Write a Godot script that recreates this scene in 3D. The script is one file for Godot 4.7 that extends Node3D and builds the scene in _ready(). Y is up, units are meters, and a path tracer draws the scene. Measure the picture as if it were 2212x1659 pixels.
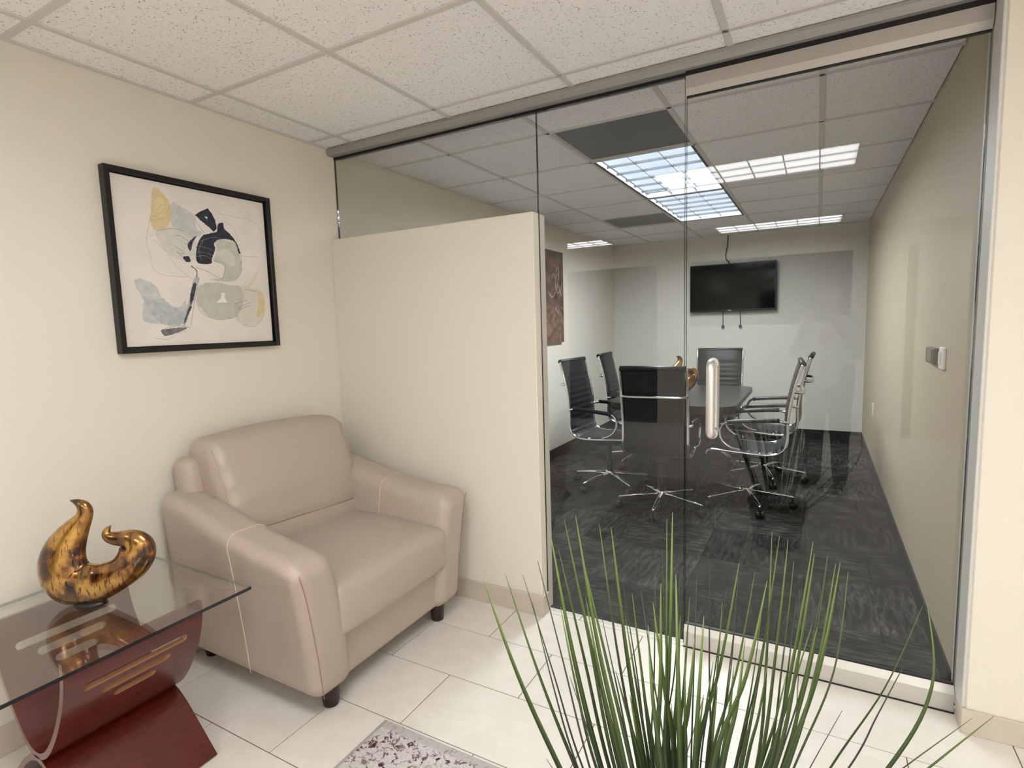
extends Node3D

# ---------------------------------------------------------------- helpers
const CEIL := 2.323
var used := {}
var M := {}

func numbered(n: String) -> String:
	if not used.has(n):
		used[n] = 0
		return n
	used[n] += 1
	return "%s_%03d" % [n, used[n]]

func tag(o: Node, label: String, category: String, group := "", kind := "") -> void:
	o.set_meta("label", label)
	o.set_meta("category", category)
	if group != "": o.set_meta("group", group)
	if kind != "": o.set_meta("kind", kind)

func thing(called: String, label: String, category: String, at := Vector3.ZERO, turn := 0.0, group := "", kind := "") -> Node3D:
	var o := Node3D.new()
	o.name = numbered(called)
	add_child(o)
	o.position = at
	o.rotation.y = turn
	tag(o, label, category, group, kind)
	return o

func part(called: String, mesh: Mesh, mat: Material, parent: Node, at := Vector3.ZERO) -> MeshInstance3D:
	var o := MeshInstance3D.new()
	o.name = numbered(called) if parent == self else called
	o.mesh = mesh
	o.material_override = mat
	o.position = at
	o.cast_shadow = GeometryInstance3D.SHADOW_CASTING_SETTING_ON
	parent.add_child(o, true)
	return o

func structure(called: String, mesh: Mesh, mat: Material, label: String, category: String, at := Vector3.ZERO) -> MeshInstance3D:
	var o := part(called, mesh, mat, self, at)
	tag(o, label, category, "", "structure")
	return o

func copy(o: Node3D, label: String, at: Vector3, turn: float) -> Node3D:
	var base := String(o.get_meta("base_name"))
	var c: Node3D = o.duplicate()
	c.name = numbered(base)
	add_child(c)
	c.position = at
	c.rotation.y = turn
	c.set_meta("label", label)
	return c

func begin(smooth := false) -> SurfaceTool:
	var s := SurfaceTool.new()
	s.begin(Mesh.PRIMITIVE_TRIANGLES)
	s.set_smooth_group(0 if smooth else -1)
	return s

func done(s: SurfaceTool) -> ArrayMesh:
	s.generate_normals()
	return s.commit()

func tri(s: SurfaceTool, a: Vector3, b: Vector3, c: Vector3) -> void:
	s.add_vertex(a)
	s.add_vertex(b)
	s.add_vertex(c)

func tri_uv(s: SurfaceTool, a: Vector3, b: Vector3, c: Vector3, ua: Vector2, ub: Vector2, uc: Vector2) -> void:
	s.set_uv(ua)
	s.add_vertex(a)
	s.set_uv(ub)
	s.add_vertex(b)
	s.set_uv(uc)
	s.add_vertex(c)

func quad(s: SurfaceTool, a: Vector3, b: Vector3, c: Vector3, d: Vector3) -> void:
	tri(s, a, b, c)
	tri(s, a, c, d)

# a quad wound so that it faces away from the point `inside`
func quad_out(s: SurfaceTool, a: Vector3, b: Vector3, c: Vector3, d: Vector3, inside: Vector3) -> void:
	var n := (c - a).cross(d - b)
	if n.dot((a + b + c + d) / 4.0 - inside) < 0.0:
		quad(s, a, b, c, d)
	else:
		quad(s, d, c, b, a)

# box with chamfered edges
func cbox(s: SurfaceTool, c: Vector3, size: Vector3, ch := 0.0) -> void:
	var h := size / 2.0
	if ch <= 0.0:
		for ax in 3:
			for sg in [-1.0, 1.0]:
				var n := Vector3.ZERO
				n[ax] = sg
				var u := Vector3.ZERO
				u[(ax + 1) % 3] = 1.0
				var v := Vector3.ZERO
				v[(ax + 2) % 3] = 1.0
				quad_out(s, c + (n - u - v) * h, c + (n + u - v) * h, c + (n + u + v) * h, c + (n - u + v) * h, c)
		return
	var k := minf(ch, minf(h.x, minf(h.y, h.z)) * 0.98)
	for ax in 3:
		for sg in [-1.0, 1.0]:
			var n := Vector3.ZERO
			n[ax] = sg
			var u := Vector3.ZERO
			u[(ax + 1) % 3] = 1.0
			var v := Vector3.ZERO
			v[(ax + 2) % 3] = 1.0
			var o := c + n * h
			var uu := u * (h - Vector3.ONE * k)
			var vv := v * (h - Vector3.ONE * k)
			quad_out(s, o - uu - vv, o + uu - vv, o + uu + vv, o - uu + vv, c)
			for sv in [-1.0, 1.0]:       # edge between n and v*sv
				var w: Vector3 = v * sv
				var e1: Vector3 = c + n * h + w * (h - Vector3.ONE * k)
				var e2: Vector3 = c + n * (h - Vector3.ONE * k) + w * h
				quad_out(s, e1 - uu, e1 + uu, e2 + uu, e2 - uu, c)
	for x in [-1.0, 1.0]:
		for y in [-1.0, 1.0]:
			for z in [-1.0, 1.0]:
				var d := Vector3(x, y, z)
				var i := d * (h - Vector3.ONE * k)
				var a := c + i + Vector3(x * k, 0, 0)
				var b := c + i + Vector3(0, y * k, 0)
				var e := c + i + Vector3(0, 0, z * k)
				if (b - a).cross(e - a).dot(d) < 0.0: tri(s, a, b, e)
				else: tri(s, a, e, b)

func boxm(size: Vector3, ch := 0.0) -> ArrayMesh:
	var s := begin()
	cbox(s, Vector3.ZERO, size, ch)
	return done(s)

# box given by its corners
func span(lo: Vector3, hi: Vector3, ch := 0.0) -> ArrayMesh:
	var s := begin()
	cbox(s, (lo + hi) / 2.0, hi - lo, ch)
	return done(s)

# rounded, subdivided box that `bend` (Vector3 -> Vector3) may push about
func pad(size: Vector3, r: float, bend = null, n := 10, rs := 3) -> ArrayMesh:
	var s := begin(true)
	pad_into(s, size, r, bend, n, rs)
	return done(s)

func pad_into(s: SurfaceTool, size: Vector3, r: float, bend, n: int, rs: int) -> void:
	var h := size / 2.0
	for ax in 3:
		for sg in [-1.0, 1.0]:
			var ui := (ax + 1) % 3
			var vi := (ax + 2) % 3
			var us := ticks(h[ui], r, n, rs)
			var vs := ticks(h[vi], r, n, rs)
			var grid := []
			for u in us:
				var row := []
				for v in vs:
					var q := Vector3.ZERO
					q[ax] = h[ax] * sg
					q[ui] = u
					q[vi] = v
					var inner := Vector3(clampf(q.x, -h.x + r, h.x - r), clampf(q.y, -h.y + r, h.y - r), clampf(q.z, -h.z + r, h.z - r))
					var p: Vector3 = inner + (q - inner).normalized() * r
					row.append(p)
				grid.append(row)
			for i in us.size() - 1:
				for j in vs.size() - 1:
					var a: Vector3 = grid[i][j]
					var b: Vector3 = grid[i + 1][j]
					var c: Vector3 = grid[i + 1][j + 1]
					var d: Vector3 = grid[i][j + 1]
					if bend != null:
						a = bend.call(a)
						b = bend.call(b)
						c = bend.call(c)
						d = bend.call(d)
					if sg < 0.0: quad(s, a, b, c, d)
					else: quad(s, d, c, b, a)

func ticks(h: float, r: float, n: int, rs: int) -> Array:
	var out := []
	for i in rs:
		out.append(-h + r * (1.0 - tan(PI / 4.0 * (1.0 - float(i) / rs))))
	for i in n + 1:
		out.append(-h + r + (2.0 * h - 2.0 * r) * i / n)
	for i in range(1, rs + 1):
		out.append(h - r + r * tan(PI / 4.0 * float(i) / rs))
	return out

# a round tube along points; radii is a number or an array
func tube(s: SurfaceTool, pts: Array, radii, sides := 8, flat := 1.0, closed := false) -> void:
	var n := pts.size()
	var rings := []
	var up := Vector3.UP
	var t0: Vector3 = (pts[1] - pts[0]).normalized()
	if absf(t0.dot(up)) > 0.9: up = Vector3.RIGHT
	var side := t0.cross(up).normalized()
	for i in n:
		var a: Vector3 = pts[(i - 1 + n) % n] if closed else pts[maxi(i - 1, 0)]
		var b: Vector3 = pts[(i + 1) % n] if closed else pts[mini(i + 1, n - 1)]
		var t: Vector3 = (b - a).normalized()
		side = (side - t * side.dot(t)).normalized()
		var other := t.cross(side)
		var r: float = radii if not radii is Array else radii[i]
		var ring := []
		for k in sides:
			var w := TAU * k / sides
			ring.append(pts[i] + side * cos(w) * r + other * sin(w) * r * flat)
		rings.append(ring)
	var last := n if closed else n - 1
	for i in last:
		var p: Array = rings[i]
		var q: Array = rings[(i + 1) % n]
		for k in sides:
			var k2 := (k + 1) % sides
			quad(s, p[k], q[k], q[k2], p[k2])
	if not closed:
		for k in range(1, sides - 1):
			tri(s, rings[0][0], rings[0][k], rings[0][k + 1])
			tri(s, rings[n - 1][0], rings[n - 1][k + 1], rings[n - 1][k])

func smooth_path(pts: Array, per := 6, closed := false) -> Array:
	var out := []
	var n := pts.size()
	var segs := n if closed else n - 1
	for i in segs:
		var a = pts[(i - 1 + n) % n] if closed else pts[maxi(i - 1, 0)]
		var b = pts[i]
		var c = pts[(i + 1) % n]
		var d = pts[(i + 2) % n] if closed else pts[mini(i + 2, n - 1)]
		for k in per:
			var t := float(k) / per
			out.append(b.cubic_interpolate(c, a, d, t))
	if not closed: out.append(pts[n - 1])
	return out

func lathe(s: SurfaceTool, profile: Array, sides := 16, at := Vector3.ZERO, squash := Vector2.ONE) -> void:
	for i in profile.size() - 1:
		var a: Vector2 = profile[i]
		var b: Vector2 = profile[i + 1]
		for k in sides:
			var w := TAU * k / sides
			var x := TAU * (k + 1) / sides
			var d0 := Vector3(cos(w) * squash.x, 0, sin(w) * squash.y)
			var d1 := Vector3(cos(x) * squash.x, 0, sin(x) * squash.y)
			quad(s, at + d0 * a.x + Vector3.UP * a.y, at + d0 * b.x + Vector3.UP * b.y, at + d1 * b.x + Vector3.UP * b.y, at + d1 * a.x + Vector3.UP * a.y)

# polygon in a plane, swept from `from` by `way`; u and v are the plane's axes
func prism(s: SurfaceTool, poly: PackedVector2Array, o: Vector3, u: Vector3, v: Vector3, way: Vector3) -> void:
	var mid := Vector2.ZERO
	for p in poly: mid += p / poly.size()
	var inside := o + u * mid.x + v * mid.y + way / 2.0
	var idx := Geometry2D.triangulate_polygon(poly)
	for e: float in [0.0, 1.0]:
		for i in range(0, idx.size(), 3):
			var a: Vector3 = o + u * poly[idx[i]].x + v * poly[idx[i]].y + way * e
			var b: Vector3 = o + u * poly[idx[i + 1]].x + v * poly[idx[i + 1]].y + way * e
			var c: Vector3 = o + u * poly[idx[i + 2]].x + v * poly[idx[i + 2]].y + way * e
			var out: Vector3 = way * (e - 0.5)
			if (b - a).cross(c - a).dot(out) < 0.0: tri(s, a, b, c)
			else: tri(s, a, c, b)
	var n := poly.size()
	var turn := 0.0
	for i in n: turn += poly[i].cross(poly[(i + 1) % n])
	for i in n:
		var p := poly[i]
		var q := poly[(i + 1) % n]
		var a := o + u * p.x + v * p.y
		var b := o + u * q.x + v * q.y
		var e := (q - p).normalized()
		var nrm := Vector2(e.y, -e.x) * signf(turn)
		var out := u * nrm.x + v * nrm.y
		if (b - a).cross(way).dot(out) < 0.0: quad(s, a, b, b + way, a + way)
		else: quad(s, a + way, b + way, b, a)

func rng(k: int) -> RandomNumberGenerator:
	var r := RandomNumberGenerator.new()
	r.seed = k
	return r

# ---------------------------------------------------------------- textures
func noise(freq: float, k: int, oct := 4, kind := FastNoiseLite.TYPE_SIMPLEX_SMOOTH) -> FastNoiseLite:
	var n := FastNoiseLite.new()
	n.seed = k
	n.frequency = freq
	n.noise_type = kind
	n.fractal_octaves = oct
	return n

func noise_image(size: int, freq: float, k: int, oct := 4, kind := FastNoiseLite.TYPE_SIMPLEX_SMOOTH) -> Image:
	var im := noise(freq, k, oct, kind).get_seamless_image(size, size)
	im.convert(Image.FORMAT_RGB8)
	return im

func tex(im: Image) -> ImageTexture:
	return ImageTexture.create_from_image(im)

func ramp_image(im: Image, stops: Array) -> Image:
	var g := Gradient.new()
	var offs := PackedFloat32Array()
	var cols := PackedColorArray()
	for st in stops:
		offs.append(st[0])
		cols.append(st[1])
	g.offsets = offs
	g.colors = cols
	var table := []
	for i in 256: table.append(g.sample(i / 255.0))
	var out := Image.create(im.get_width(), im.get_height(), false, Image.FORMAT_RGB8)
	for y in im.get_height():
		for x in im.get_width():
			out.set_pixel(x, y, table[int(im.get_pixel(x, y).r * 255.0)])
	return out

func mat(color: Color, rough := 0.6, metal := 0.0, spec := 0.5) -> StandardMaterial3D:
	var m := StandardMaterial3D.new()
	m.albedo_color = color
	m.roughness = rough
	m.metallic = metal
	m.metallic_specular = spec
	return m

func triplanar(m: StandardMaterial3D, scale: Vector3, world := true) -> void:
	m.uv1_triplanar = true
	m.uv1_world_triplanar = world
	m.uv1_scale = scale

func bump(m: StandardMaterial3D, t: Texture2D, height: float) -> void:
	m.heightmap_enabled = true
	m.heightmap_texture = t
	m.heightmap_scale = height

func stamp(im: Image, x: float, y: float, r: float, c: Color, a: float) -> void:
	for j in range(maxi(0, int(y - r)), mini(im.get_height(), int(y + r) + 2)):
		for i in range(maxi(0, int(x - r)), mini(im.get_width(), int(x + r) + 2)):
			var d := Vector2(i - x, j - y).length()
			if d < r:
				var k := a * clampf((r - d) / maxf(r * 0.5, 0.7), 0.0, 1.0)
				im.set_pixel(i, j, im.get_pixel(i, j).lerp(c, k))

func pairs(a: Array) -> PackedVector2Array:
	var out := PackedVector2Array()
	for i in range(0, a.size(), 2): out.append(Vector2(a[i], a[i + 1]))
	return out

func stroke(im: Image, a: Array, w: float, c: Color, alpha := 0.8) -> void:
	var size := float(im.get_width())
	var p := smooth_path(Array(pairs(a)), 8)
	for i in p.size() - 1:
		var from: Vector2 = p[i] * size
		var to: Vector2 = p[i + 1] * size
		var steps := maxi(1, int(from.distance_to(to) / maxf(w * 0.6, 0.8)))
		for k in steps:
			var q := from.lerp(to, float(k) / steps)
			stamp(im, q.x, q.y, w, c, alpha * 0.55)

func wash(im: Image, a: Array, c: Color, alpha: float, n: FastNoiseLite, rough := 0.5, wobble := 6.0, curved := true) -> void:
	var size := im.get_width()
	var path := smooth_path(Array(pairs(a)), 5, true) if curved else Array(pairs(a))
	var poly := PackedVector2Array()
	for q in path: poly.append(q * size)
	var lo := Vector2(size, size)
	var hi := Vector2.ZERO
	for q in poly:
		lo = lo.min(q)
		hi = hi.max(q)
	for y in range(maxi(0, int(lo.y) - 8), mini(size, int(hi.y) + 9)):
		for x in range(maxi(0, int(lo.x) - 8), mini(size, int(hi.x) + 9)):
			var q := Vector2(x + n.get_noise_2d(x * 3.0, y * 3.0) * wobble, y + n.get_noise_2d(y * 3.0 + 400.0, x * 3.0) * wobble)
			if Geometry2D.is_point_in_polygon(q, poly):
				var k := alpha * clampf(1.0 - rough + rough * (0.55 + 0.9 * n.get_noise_2d(x, y)), 0.0, 1.0)
				im.set_pixel(x, y, im.get_pixel(x, y).lerp(c, k))

# ---------------------------------------------------------------- build
func _ready() -> void:
	set_camera_and_light()
	make_materials()
	build_shell()
	build_glazing()
	build_lobby_things()
	build_meeting_room()
	build_plant()
	build_person()

func set_camera_and_light() -> void:
	var cam := Camera3D.new()
	cam.name = "camera"
	cam.fov = 69.83
	cam.near = 0.01
	cam.far = 60.0
	cam.position = Vector3(2.3182, 1.3609, 2.2588)
	cam.rotation = Vector3(-0.1063, 0.508, -0.03)
	add_child(cam)
	cam.current = true
	var we := WorldEnvironment.new()
	we.name = "environment"
	var e := Environment.new()
	e.background_mode = Environment.BG_COLOR
	e.background_color = Color(0.02, 0.02, 0.022)
	e.tonemap_mode = Environment.TONE_MAPPER_LINEAR
	e.tonemap_exposure = 1.25
	e.sdfgi_enabled = true
	e.ssao_enabled = true
	e.ssil_enabled = true
	we.environment = e
	add_child(we)
	# the fluorescent fittings that light both rooms, two of them added; each is a recessed 2 x 4 ft parabolic troffer
	troffer(Vector3(1.91, CEIL, 1.815), true, 0.8, Color(1.0, 1.0, 1.0), "recessed fluorescent louvre fitting in the reception ceiling above the plant", "lobby")
	troffer(Vector3(1.91, CEIL, 4.325), true, 1.5, Color(1.0, 1.0, 1.0), "recessed fluorescent louvre fitting in the reception ceiling by the wide rear opening", "lobby")
	troffer(Vector3(-0.53, CEIL, 4.325), true, 1.5, Color(1.0, 1.0, 1.0), "recessed fluorescent louvre fitting in the reception side bay ceiling", "lobby")
	troffer(Vector3(4.35, CEIL, 4.325), true, 4.5, Color(1.0, 1.0, 1.0), "added unseen fluorescent louvre fitting in the reception ceiling by the far right wall", "lobby")  # added lamp out of view, lifts the reception walls and ceiling
	troffer(Vector3(4.96, CEIL, 2.425), true, 1.0, Color(1.0, 1.0, 1.0), "added unseen fluorescent louvre fitting in the reception ceiling right of the wall end", "lobby")  # unseen lamp, added for more light on the left wall
	troffer(Vector3(1.395, CEIL, -1.615), false, 4.7, Color(0.95, 0.985, 1.0), "lit fluorescent louvre fitting nearer the glass wall, beside a dark square panel", "meeting")
	troffer(Vector3(1.395, CEIL, -2.835), false, 4.7, Color(0.95, 0.985, 1.0), "lit fluorescent louvre fitting farther from the glass wall, nearer the television", "meeting")

# a recessed fitting: housing, white reflector, glowing lens, 3 x 6 louvre cells, and the light between lens and louvre
func troffer(at: Vector3, along_x: bool, energy: float, tint: Color, label: String, where: String) -> void:
	var t := thing("ceiling_light", label, "ceiling light", at, PI / 2.0 if along_x else 0.0, "recessed fluorescent fittings of the " + where)
	var w := 0.61
	var l := 1.22
	var hgt := 0.062
	var steel := mat(Color(0.10, 0.10, 0.10), 0.5, 0.3)
	var white := mat(Color(0.55, 0.56, 0.57), 0.45)
	var s := begin()
	for sx in [-1.0, 1.0]:
		cbox(s, Vector3(sx * (w / 2 - 0.006), hgt / 2, 0), Vector3(0.012, hgt, l))
		cbox(s, Vector3(0, hgt / 2, sx * (l / 2 - 0.006)), Vector3(w - 0.024, hgt, 0.012))
	cbox(s, Vector3(0, hgt + 0.006, 0), Vector3(w, 0.012, l))
	part("housing", done(s), white, t)
	var f := begin()
	for sx in [-1.0, 1.0]:
		cbox(f, Vector3(sx * (w / 2 - 0.014), 0.004, 0), Vector3(0.028, 0.008, l), 0.002)
		cbox(f, Vector3(0, 0.004, sx * (l / 2 - 0.010)), Vector3(w - 0.056, 0.008, 0.020), 0.002)
	part("frame", done(f), steel, t)
	var glow := mat(Color(0.42, 0.44, 0.45), 0.6)
	glow.emission_enabled = true
	glow.emission = Color(1.0, 1.0, 1.0) if along_x else Color(0.86, 0.93, 1.0)
	glow.emission_energy_multiplier = 9.0 if along_x else 0.88
	part("lamp_lens", boxm(Vector3(w - 0.03, 0.006, l - 0.03)), glow, t, Vector3(0, 0.024 if along_x else 0.052, 0))
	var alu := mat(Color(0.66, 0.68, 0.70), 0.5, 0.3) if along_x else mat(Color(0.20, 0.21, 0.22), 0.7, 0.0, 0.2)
	var iw := w - 0.056
	var il := l - 0.040
	for i in range(1, 6):
		part("louvre_blade", boxm(Vector3(iw, 0.008 if along_x else 0.016, 0.007 if along_x else 0.0035)), alu, t, Vector3(0, 0.008 if along_x else 0.016, -il / 2 + il * i / 6.0))
	for i in range(1, 3):
		part("louvre_rail", boxm(Vector3(0.010 if along_x else 0.0035, 0.008 if along_x else 0.016, il)), alu, t, Vector3(-iw / 2 + iw * i / 3.0, 0.008 if along_x else 0.016, 0))
	var a := AreaLight3D.new()
	a.name = "lamp_light"
	a.area_size = Vector2(iw - 0.02, il - 0.02)
	a.light_energy = energy
	a.light_color = tint
	a.set("area_range", 12.0)
	a.set("area_attenuation", 2.0)
	a.shadow_enabled = true
	a.position = Vector3(0, 0.018 if along_x else 0.045, 0)
	a.rotation = Vector3(-PI / 2, 0, 0)
	t.add_child(a)

func make_materials() -> void:
	# ceiling tile: off-white mineral fibre with pits and fissures
	var r := rng(11)
	var im := Image.create(1024, 1024, false, Image.FORMAT_RGB8)
	im.fill(Color(0.97, 0.965, 0.96))
	var hm := Image.create(1024, 1024, false, Image.FORMAT_RGB8)
	hm.fill(Color(0.8, 0.8, 0.8))
	var grain := noise_image(1024, 0.06, 5, 3)
	for y in 1024:
		for x in 1024:
			var g := grain.get_pixel(x, y).r - 0.5
			im.set_pixel(x, y, Color(0.97 + g * 0.05, 0.962 + g * 0.05, 0.955 + g * 0.05))
			hm.set_pixel(x, y, Color(0.7 + g * 0.5, 0.7 + g * 0.5, 0.7 + g * 0.5))
	for i in 2600:
		var x := r.randf() * 1024.0
		var y := r.randf() * 1024.0
		var rad := r.randf_range(0.9, 2.3)
		var d := r.randf_range(0.42, 0.72)
		var a := r.randf() * TAU
		for k in r.randi_range(1, 3):
			stamp(im, x, y, rad, Color(d, d * 0.98, d * 0.95), 0.85)
			stamp(hm, x, y, rad, Color(0.15, 0.15, 0.15), 0.9)
			x += cos(a) * rad * 1.1
			y += sin(a) * rad * 1.1
			a += r.randf_range(-0.6, 0.6)
	var tile_map := tex(im)
	var tile_bump := tex(hm)
	M.ceiling_tiles = []
	for k in 3:
		var m := mat([Color(0.965, 0.965, 0.972), Color(0.955, 0.955, 0.962), Color(0.97, 0.97, 0.977)][k], 0.9, 0.0, 0.3)
		m.albedo_texture = tile_map
		bump(m, tile_bump, 0.12)
		triplanar(m, Vector3.ONE * 1.05)
		m.uv1_offset = Vector3(0.31 * k, 0.17 * k, 0.43 * k)
		M.ceiling_tiles.append(m)
	M.ceiling_grid = mat(Color(0.80, 0.785, 0.775), 0.5)
	# painted walls: faint roller texture
	var roll := tex(noise_image(512, 0.09, 21, 3))
	M.cream = mat(Color(0.885, 0.860, 0.808), 0.62, 0.0, 0.35)
	M.pale = mat(Color(0.850, 0.838, 0.800), 0.62, 0.0, 0.35)
	M.taupe = mat(Color(0.72, 0.665, 0.575), 0.55, 0.0, 0.4)
	for m in [M.cream, M.pale, M.taupe]:
		bump(m, roll, 0.05)
		triplanar(m, Vector3.ONE * 5.0)
	# porcelain floor tiles
	var mott := noise_image(512, 0.012, 31, 5)
	var mott_tex := tex(ramp_image(mott, [[0.2, Color(0.978, 0.976, 0.972)], [0.8, Color(1, 1, 1)]]))
	M.floor_tiles = []
	for k in 3:
		var m := mat([Color(0.888, 0.866, 0.832), Color(0.880, 0.858, 0.826), Color(0.894, 0.872, 0.838)][k], 0.34, 0.0, 0.5)
		m.albedo_texture = mott_tex
		triplanar(m, Vector3.ONE * 1.4)
		m.uv1_offset = Vector3(0.37 * k, 0.1, 0.61 * k)
		M.floor_tiles.append(m)
	M.grout = mat(Color(0.46, 0.40, 0.355), 0.9)
	M.base_tile = mat(Color(0.79, 0.745, 0.69), 0.4)
	M.base_tile.albedo_texture = mott_tex
	triplanar(M.base_tile, Vector3.ONE * 1.4)
	M.black_vinyl = mat(Color(0.045, 0.045, 0.05), 0.55)
	# carpet tiles: streaky charcoal loop pile, laid quarter-turned
	var streak := noise(0.02, 41, 4)
	var fine := noise(0.35, 43, 2)
	var big := noise(0.006, 44, 3)
	M.carpets = []
	for turn in 2:
		for k in 2:
			var ci := Image.create(512, 512, false, Image.FORMAT_RGB8)
			var ch := Image.create(512, 512, false, Image.FORMAT_RGB8)
			for y in 512:
				for x in 512:
					var a := x if turn == 0 else y
					var b := y if turn == 0 else x
					var v := 0.5 + 0.34 * streak.get_noise_2d(a * 1.5 + k * 900.0, b * 9.0) + 0.42 * streak.get_noise_2d(a * 0.5 + k * 300.0, b * 3.4 + 500.0) + 0.22 * big.get_noise_2d(x * 1.6 + k * 700.0, y * 1.6)
					v += 0.30 * fine.get_noise_2d(a * 0.6, b)
					v = clampf(v, 0.0, 1.0)
					var c := Color(0.115, 0.115, 0.115).lerp(Color(0.40, 0.39, 0.37), pow(v, 1.5))
					ci.set_pixel(x, y, c)
					var hgt := clampf(0.5 + 0.5 * fine.get_noise_2d(a, b * 1.4), 0.0, 1.0)
					ch.set_pixel(x, y, Color(hgt, hgt, hgt))
			var m := mat(Color(1.0, 1.0, 1.0) if k == 0 else Color(0.82, 0.82, 0.83), 0.95, 0.0, 0.15)
			m.albedo_texture = tex(ci)
			bump(m, tex(ch), 0.25)
			triplanar(m, Vector3.ONE * 1.0)
			M.carpets.append(m)
	M.metal = mat(Color(0.60, 0.60, 0.585), 0.45, 0.25)
	M.jamb_metal = mat(Color(0.80, 0.795, 0.775), 0.45, 0.1)
	M.rail_metal = mat(Color(0.80, 0.785, 0.765), 0.42, 0.45)
	M.chrome = mat(Color(0.86, 0.87, 0.88), 0.10, 1.0)
	M.brushed = mat(Color(0.90, 0.89, 0.88), 0.36, 0.75)
	M.black = mat(Color(0.02, 0.02, 0.025), 0.5)
	M.black_plastic = mat(Color(0.03, 0.03, 0.033), 0.4)
	M.glass = mat(Color(0.10, 0.14, 0.13, 0.075), 0.0, 0.0, 0.40)
	M.glass.transparency = BaseMaterial3D.TRANSPARENCY_ALPHA
	M.glass_edge = mat(Color(0.10, 0.16, 0.15, 0.62), 0.08, 0.0, 0.5)
	M.glass_edge.transparency = BaseMaterial3D.TRANSPARENCY_ALPHA
	M.table_glass = mat(Color(0.12, 0.17, 0.15, 0.07), 0.0, 0.0, 0.5)
	M.table_glass.transparency = BaseMaterial3D.TRANSPARENCY_ALPHA
	M.glass_edge_pale = mat(Color(0.50, 0.58, 0.54, 0.35), 0.1, 0.0, 0.5)
	M.glass_edge_pale.transparency = BaseMaterial3D.TRANSPARENCY_ALPHA
	M.glass_rim = mat(Color(0.02, 0.025, 0.025, 0.97), 0.1, 0.0, 0.5)  # near black stands in for refraction along the front edge
	M.glass_rim.transparency = BaseMaterial3D.TRANSPARENCY_ALPHA
	M.white_plastic = mat(Color(0.88, 0.88, 0.86), 0.4)
	# leathers
	var cells := tex(noise_image(512, 0.05, 51, 2, FastNoiseLite.TYPE_CELLULAR))
	M.leather = mat(Color(0.700, 0.640, 0.592), 0.40, 0.0, 0.5)
	bump(M.leather, cells, 0.06)
	triplanar(M.leather, Vector3.ONE * 7.0, false)
	M.thread = mat(Color(0.84, 0.77, 0.70), 0.6)
	M.seam = mat(Color(0.60, 0.51, 0.45), 0.5)
	M.black_leather = mat(Color(0.10, 0.10, 0.115), 0.42, 0.0, 0.40)
	bump(M.black_leather, cells, 0.04)
	triplanar(M.black_leather, Vector3.ONE * 9.0, false)
	# mahogany veneer, grain along the table's width
	var wood := ramp_image(noise_image(512, 0.03, 61, 5), [[0.15, Color(0.27, 0.062, 0.035)], [0.5, Color(0.315, 0.082, 0.047)], [0.85, Color(0.36, 0.105, 0.06)]])
	M.mahogany = mat(Color(1, 1, 1), 0.30, 0.0, 0.5)
	M.mahogany.albedo_texture = tex(wood)
	M.mahogany.clearcoat_enabled = true
	M.mahogany.clearcoat = 0.5
	M.mahogany.clearcoat_roughness = 0.15
	triplanar(M.mahogany, Vector3(5.0, 5.0, 0.7), false)
	M.dark_wood = mat(Color(0.16, 0.06, 0.05), 0.35)
	# meeting table laminate
	M.espresso = mat(Color(0.115, 0.105, 0.10), 0.34, 0.0, 0.5)
	# lacquered gold leaf
	var gi := noise_image(512, 0.009, 71, 5)
	var g2 := noise(0.05, 73, 3)
	var gold := ramp_image(gi, [[0.0, Color(0.05, 0.018, 0.008)], [0.30, Color(0.13, 0.05, 0.015)], [0.40, Color(0.42, 0.22, 0.06)], [0.52, Color(0.66, 0.46, 0.17)], [0.72, Color(0.80, 0.63, 0.30)], [1.0, Color(0.70, 0.48, 0.17)]])
	for y in 512:
		for x in 512:
			var v := g2.get_noise_2d(x * 2.2, y * 0.4)
			if v > 0.28: gold.set_pixel(x, y, gold.get_pixel(x, y).lerp(Color(0.12, 0.04, 0.015), clampf((v - 0.28) * 4.0, 0.0, 0.8)))
	M.gold = mat(Color(1, 1, 1), 0.27, 0.85)
	M.gold.albedo_texture = tex(gold)
	M.gold.clearcoat_enabled = true
	M.gold.clearcoat = 1.0
	M.gold.clearcoat_roughness = 0.03
	triplanar(M.gold, Vector3.ONE * 2.0, false)
	# plant
	M.blade = mat(Color(1, 1, 1), 0.42)
	M.blade.vertex_color_use_as_albedo = true
	M.blade.backlight_enabled = true
	M.blade.backlight = Color(0.25, 0.30, 0.12)
	M.pot = mat(Color(0.20, 0.085, 0.065), 0.35)
	M.soil = mat(Color(0.08, 0.065, 0.05), 0.95)

# ---------------------------------------------------------------- the rooms
func holder(called: String, label: String, category: String) -> Node3D:
	return thing(called, label, category, Vector3.ZERO, 0.0, "", "structure")

func ceiling_cells(root: Node3D, xs: Array, zs: Array, skip: Array, k0: int) -> void:
	var cache := {}
	var k := k0
	for i in xs.size() - 1:
		for j in zs.size() - 1:
			var lo := Vector2(xs[i], zs[j])
			var hi := Vector2(xs[i + 1], zs[j + 1])
			var mid := (lo + hi) / 2.0
			var drop := false
			for r in skip:
				if (r as Rect2).has_point(mid): drop = true
			if drop: continue
			var key := "%.2f %.2f" % [hi.x - lo.x, hi.y - lo.y]
			if not cache.has(key): cache[key] = boxm(Vector3(hi.x - lo.x - 0.008, 0.016, hi.y - lo.y - 0.008), 0.004)
			k = (k * 7 + 3) % 101
			part("ceiling_tile", cache[key], M.ceiling_tiles[k % 3], root, Vector3(mid.x, CEIL + 0.012, mid.y))

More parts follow.
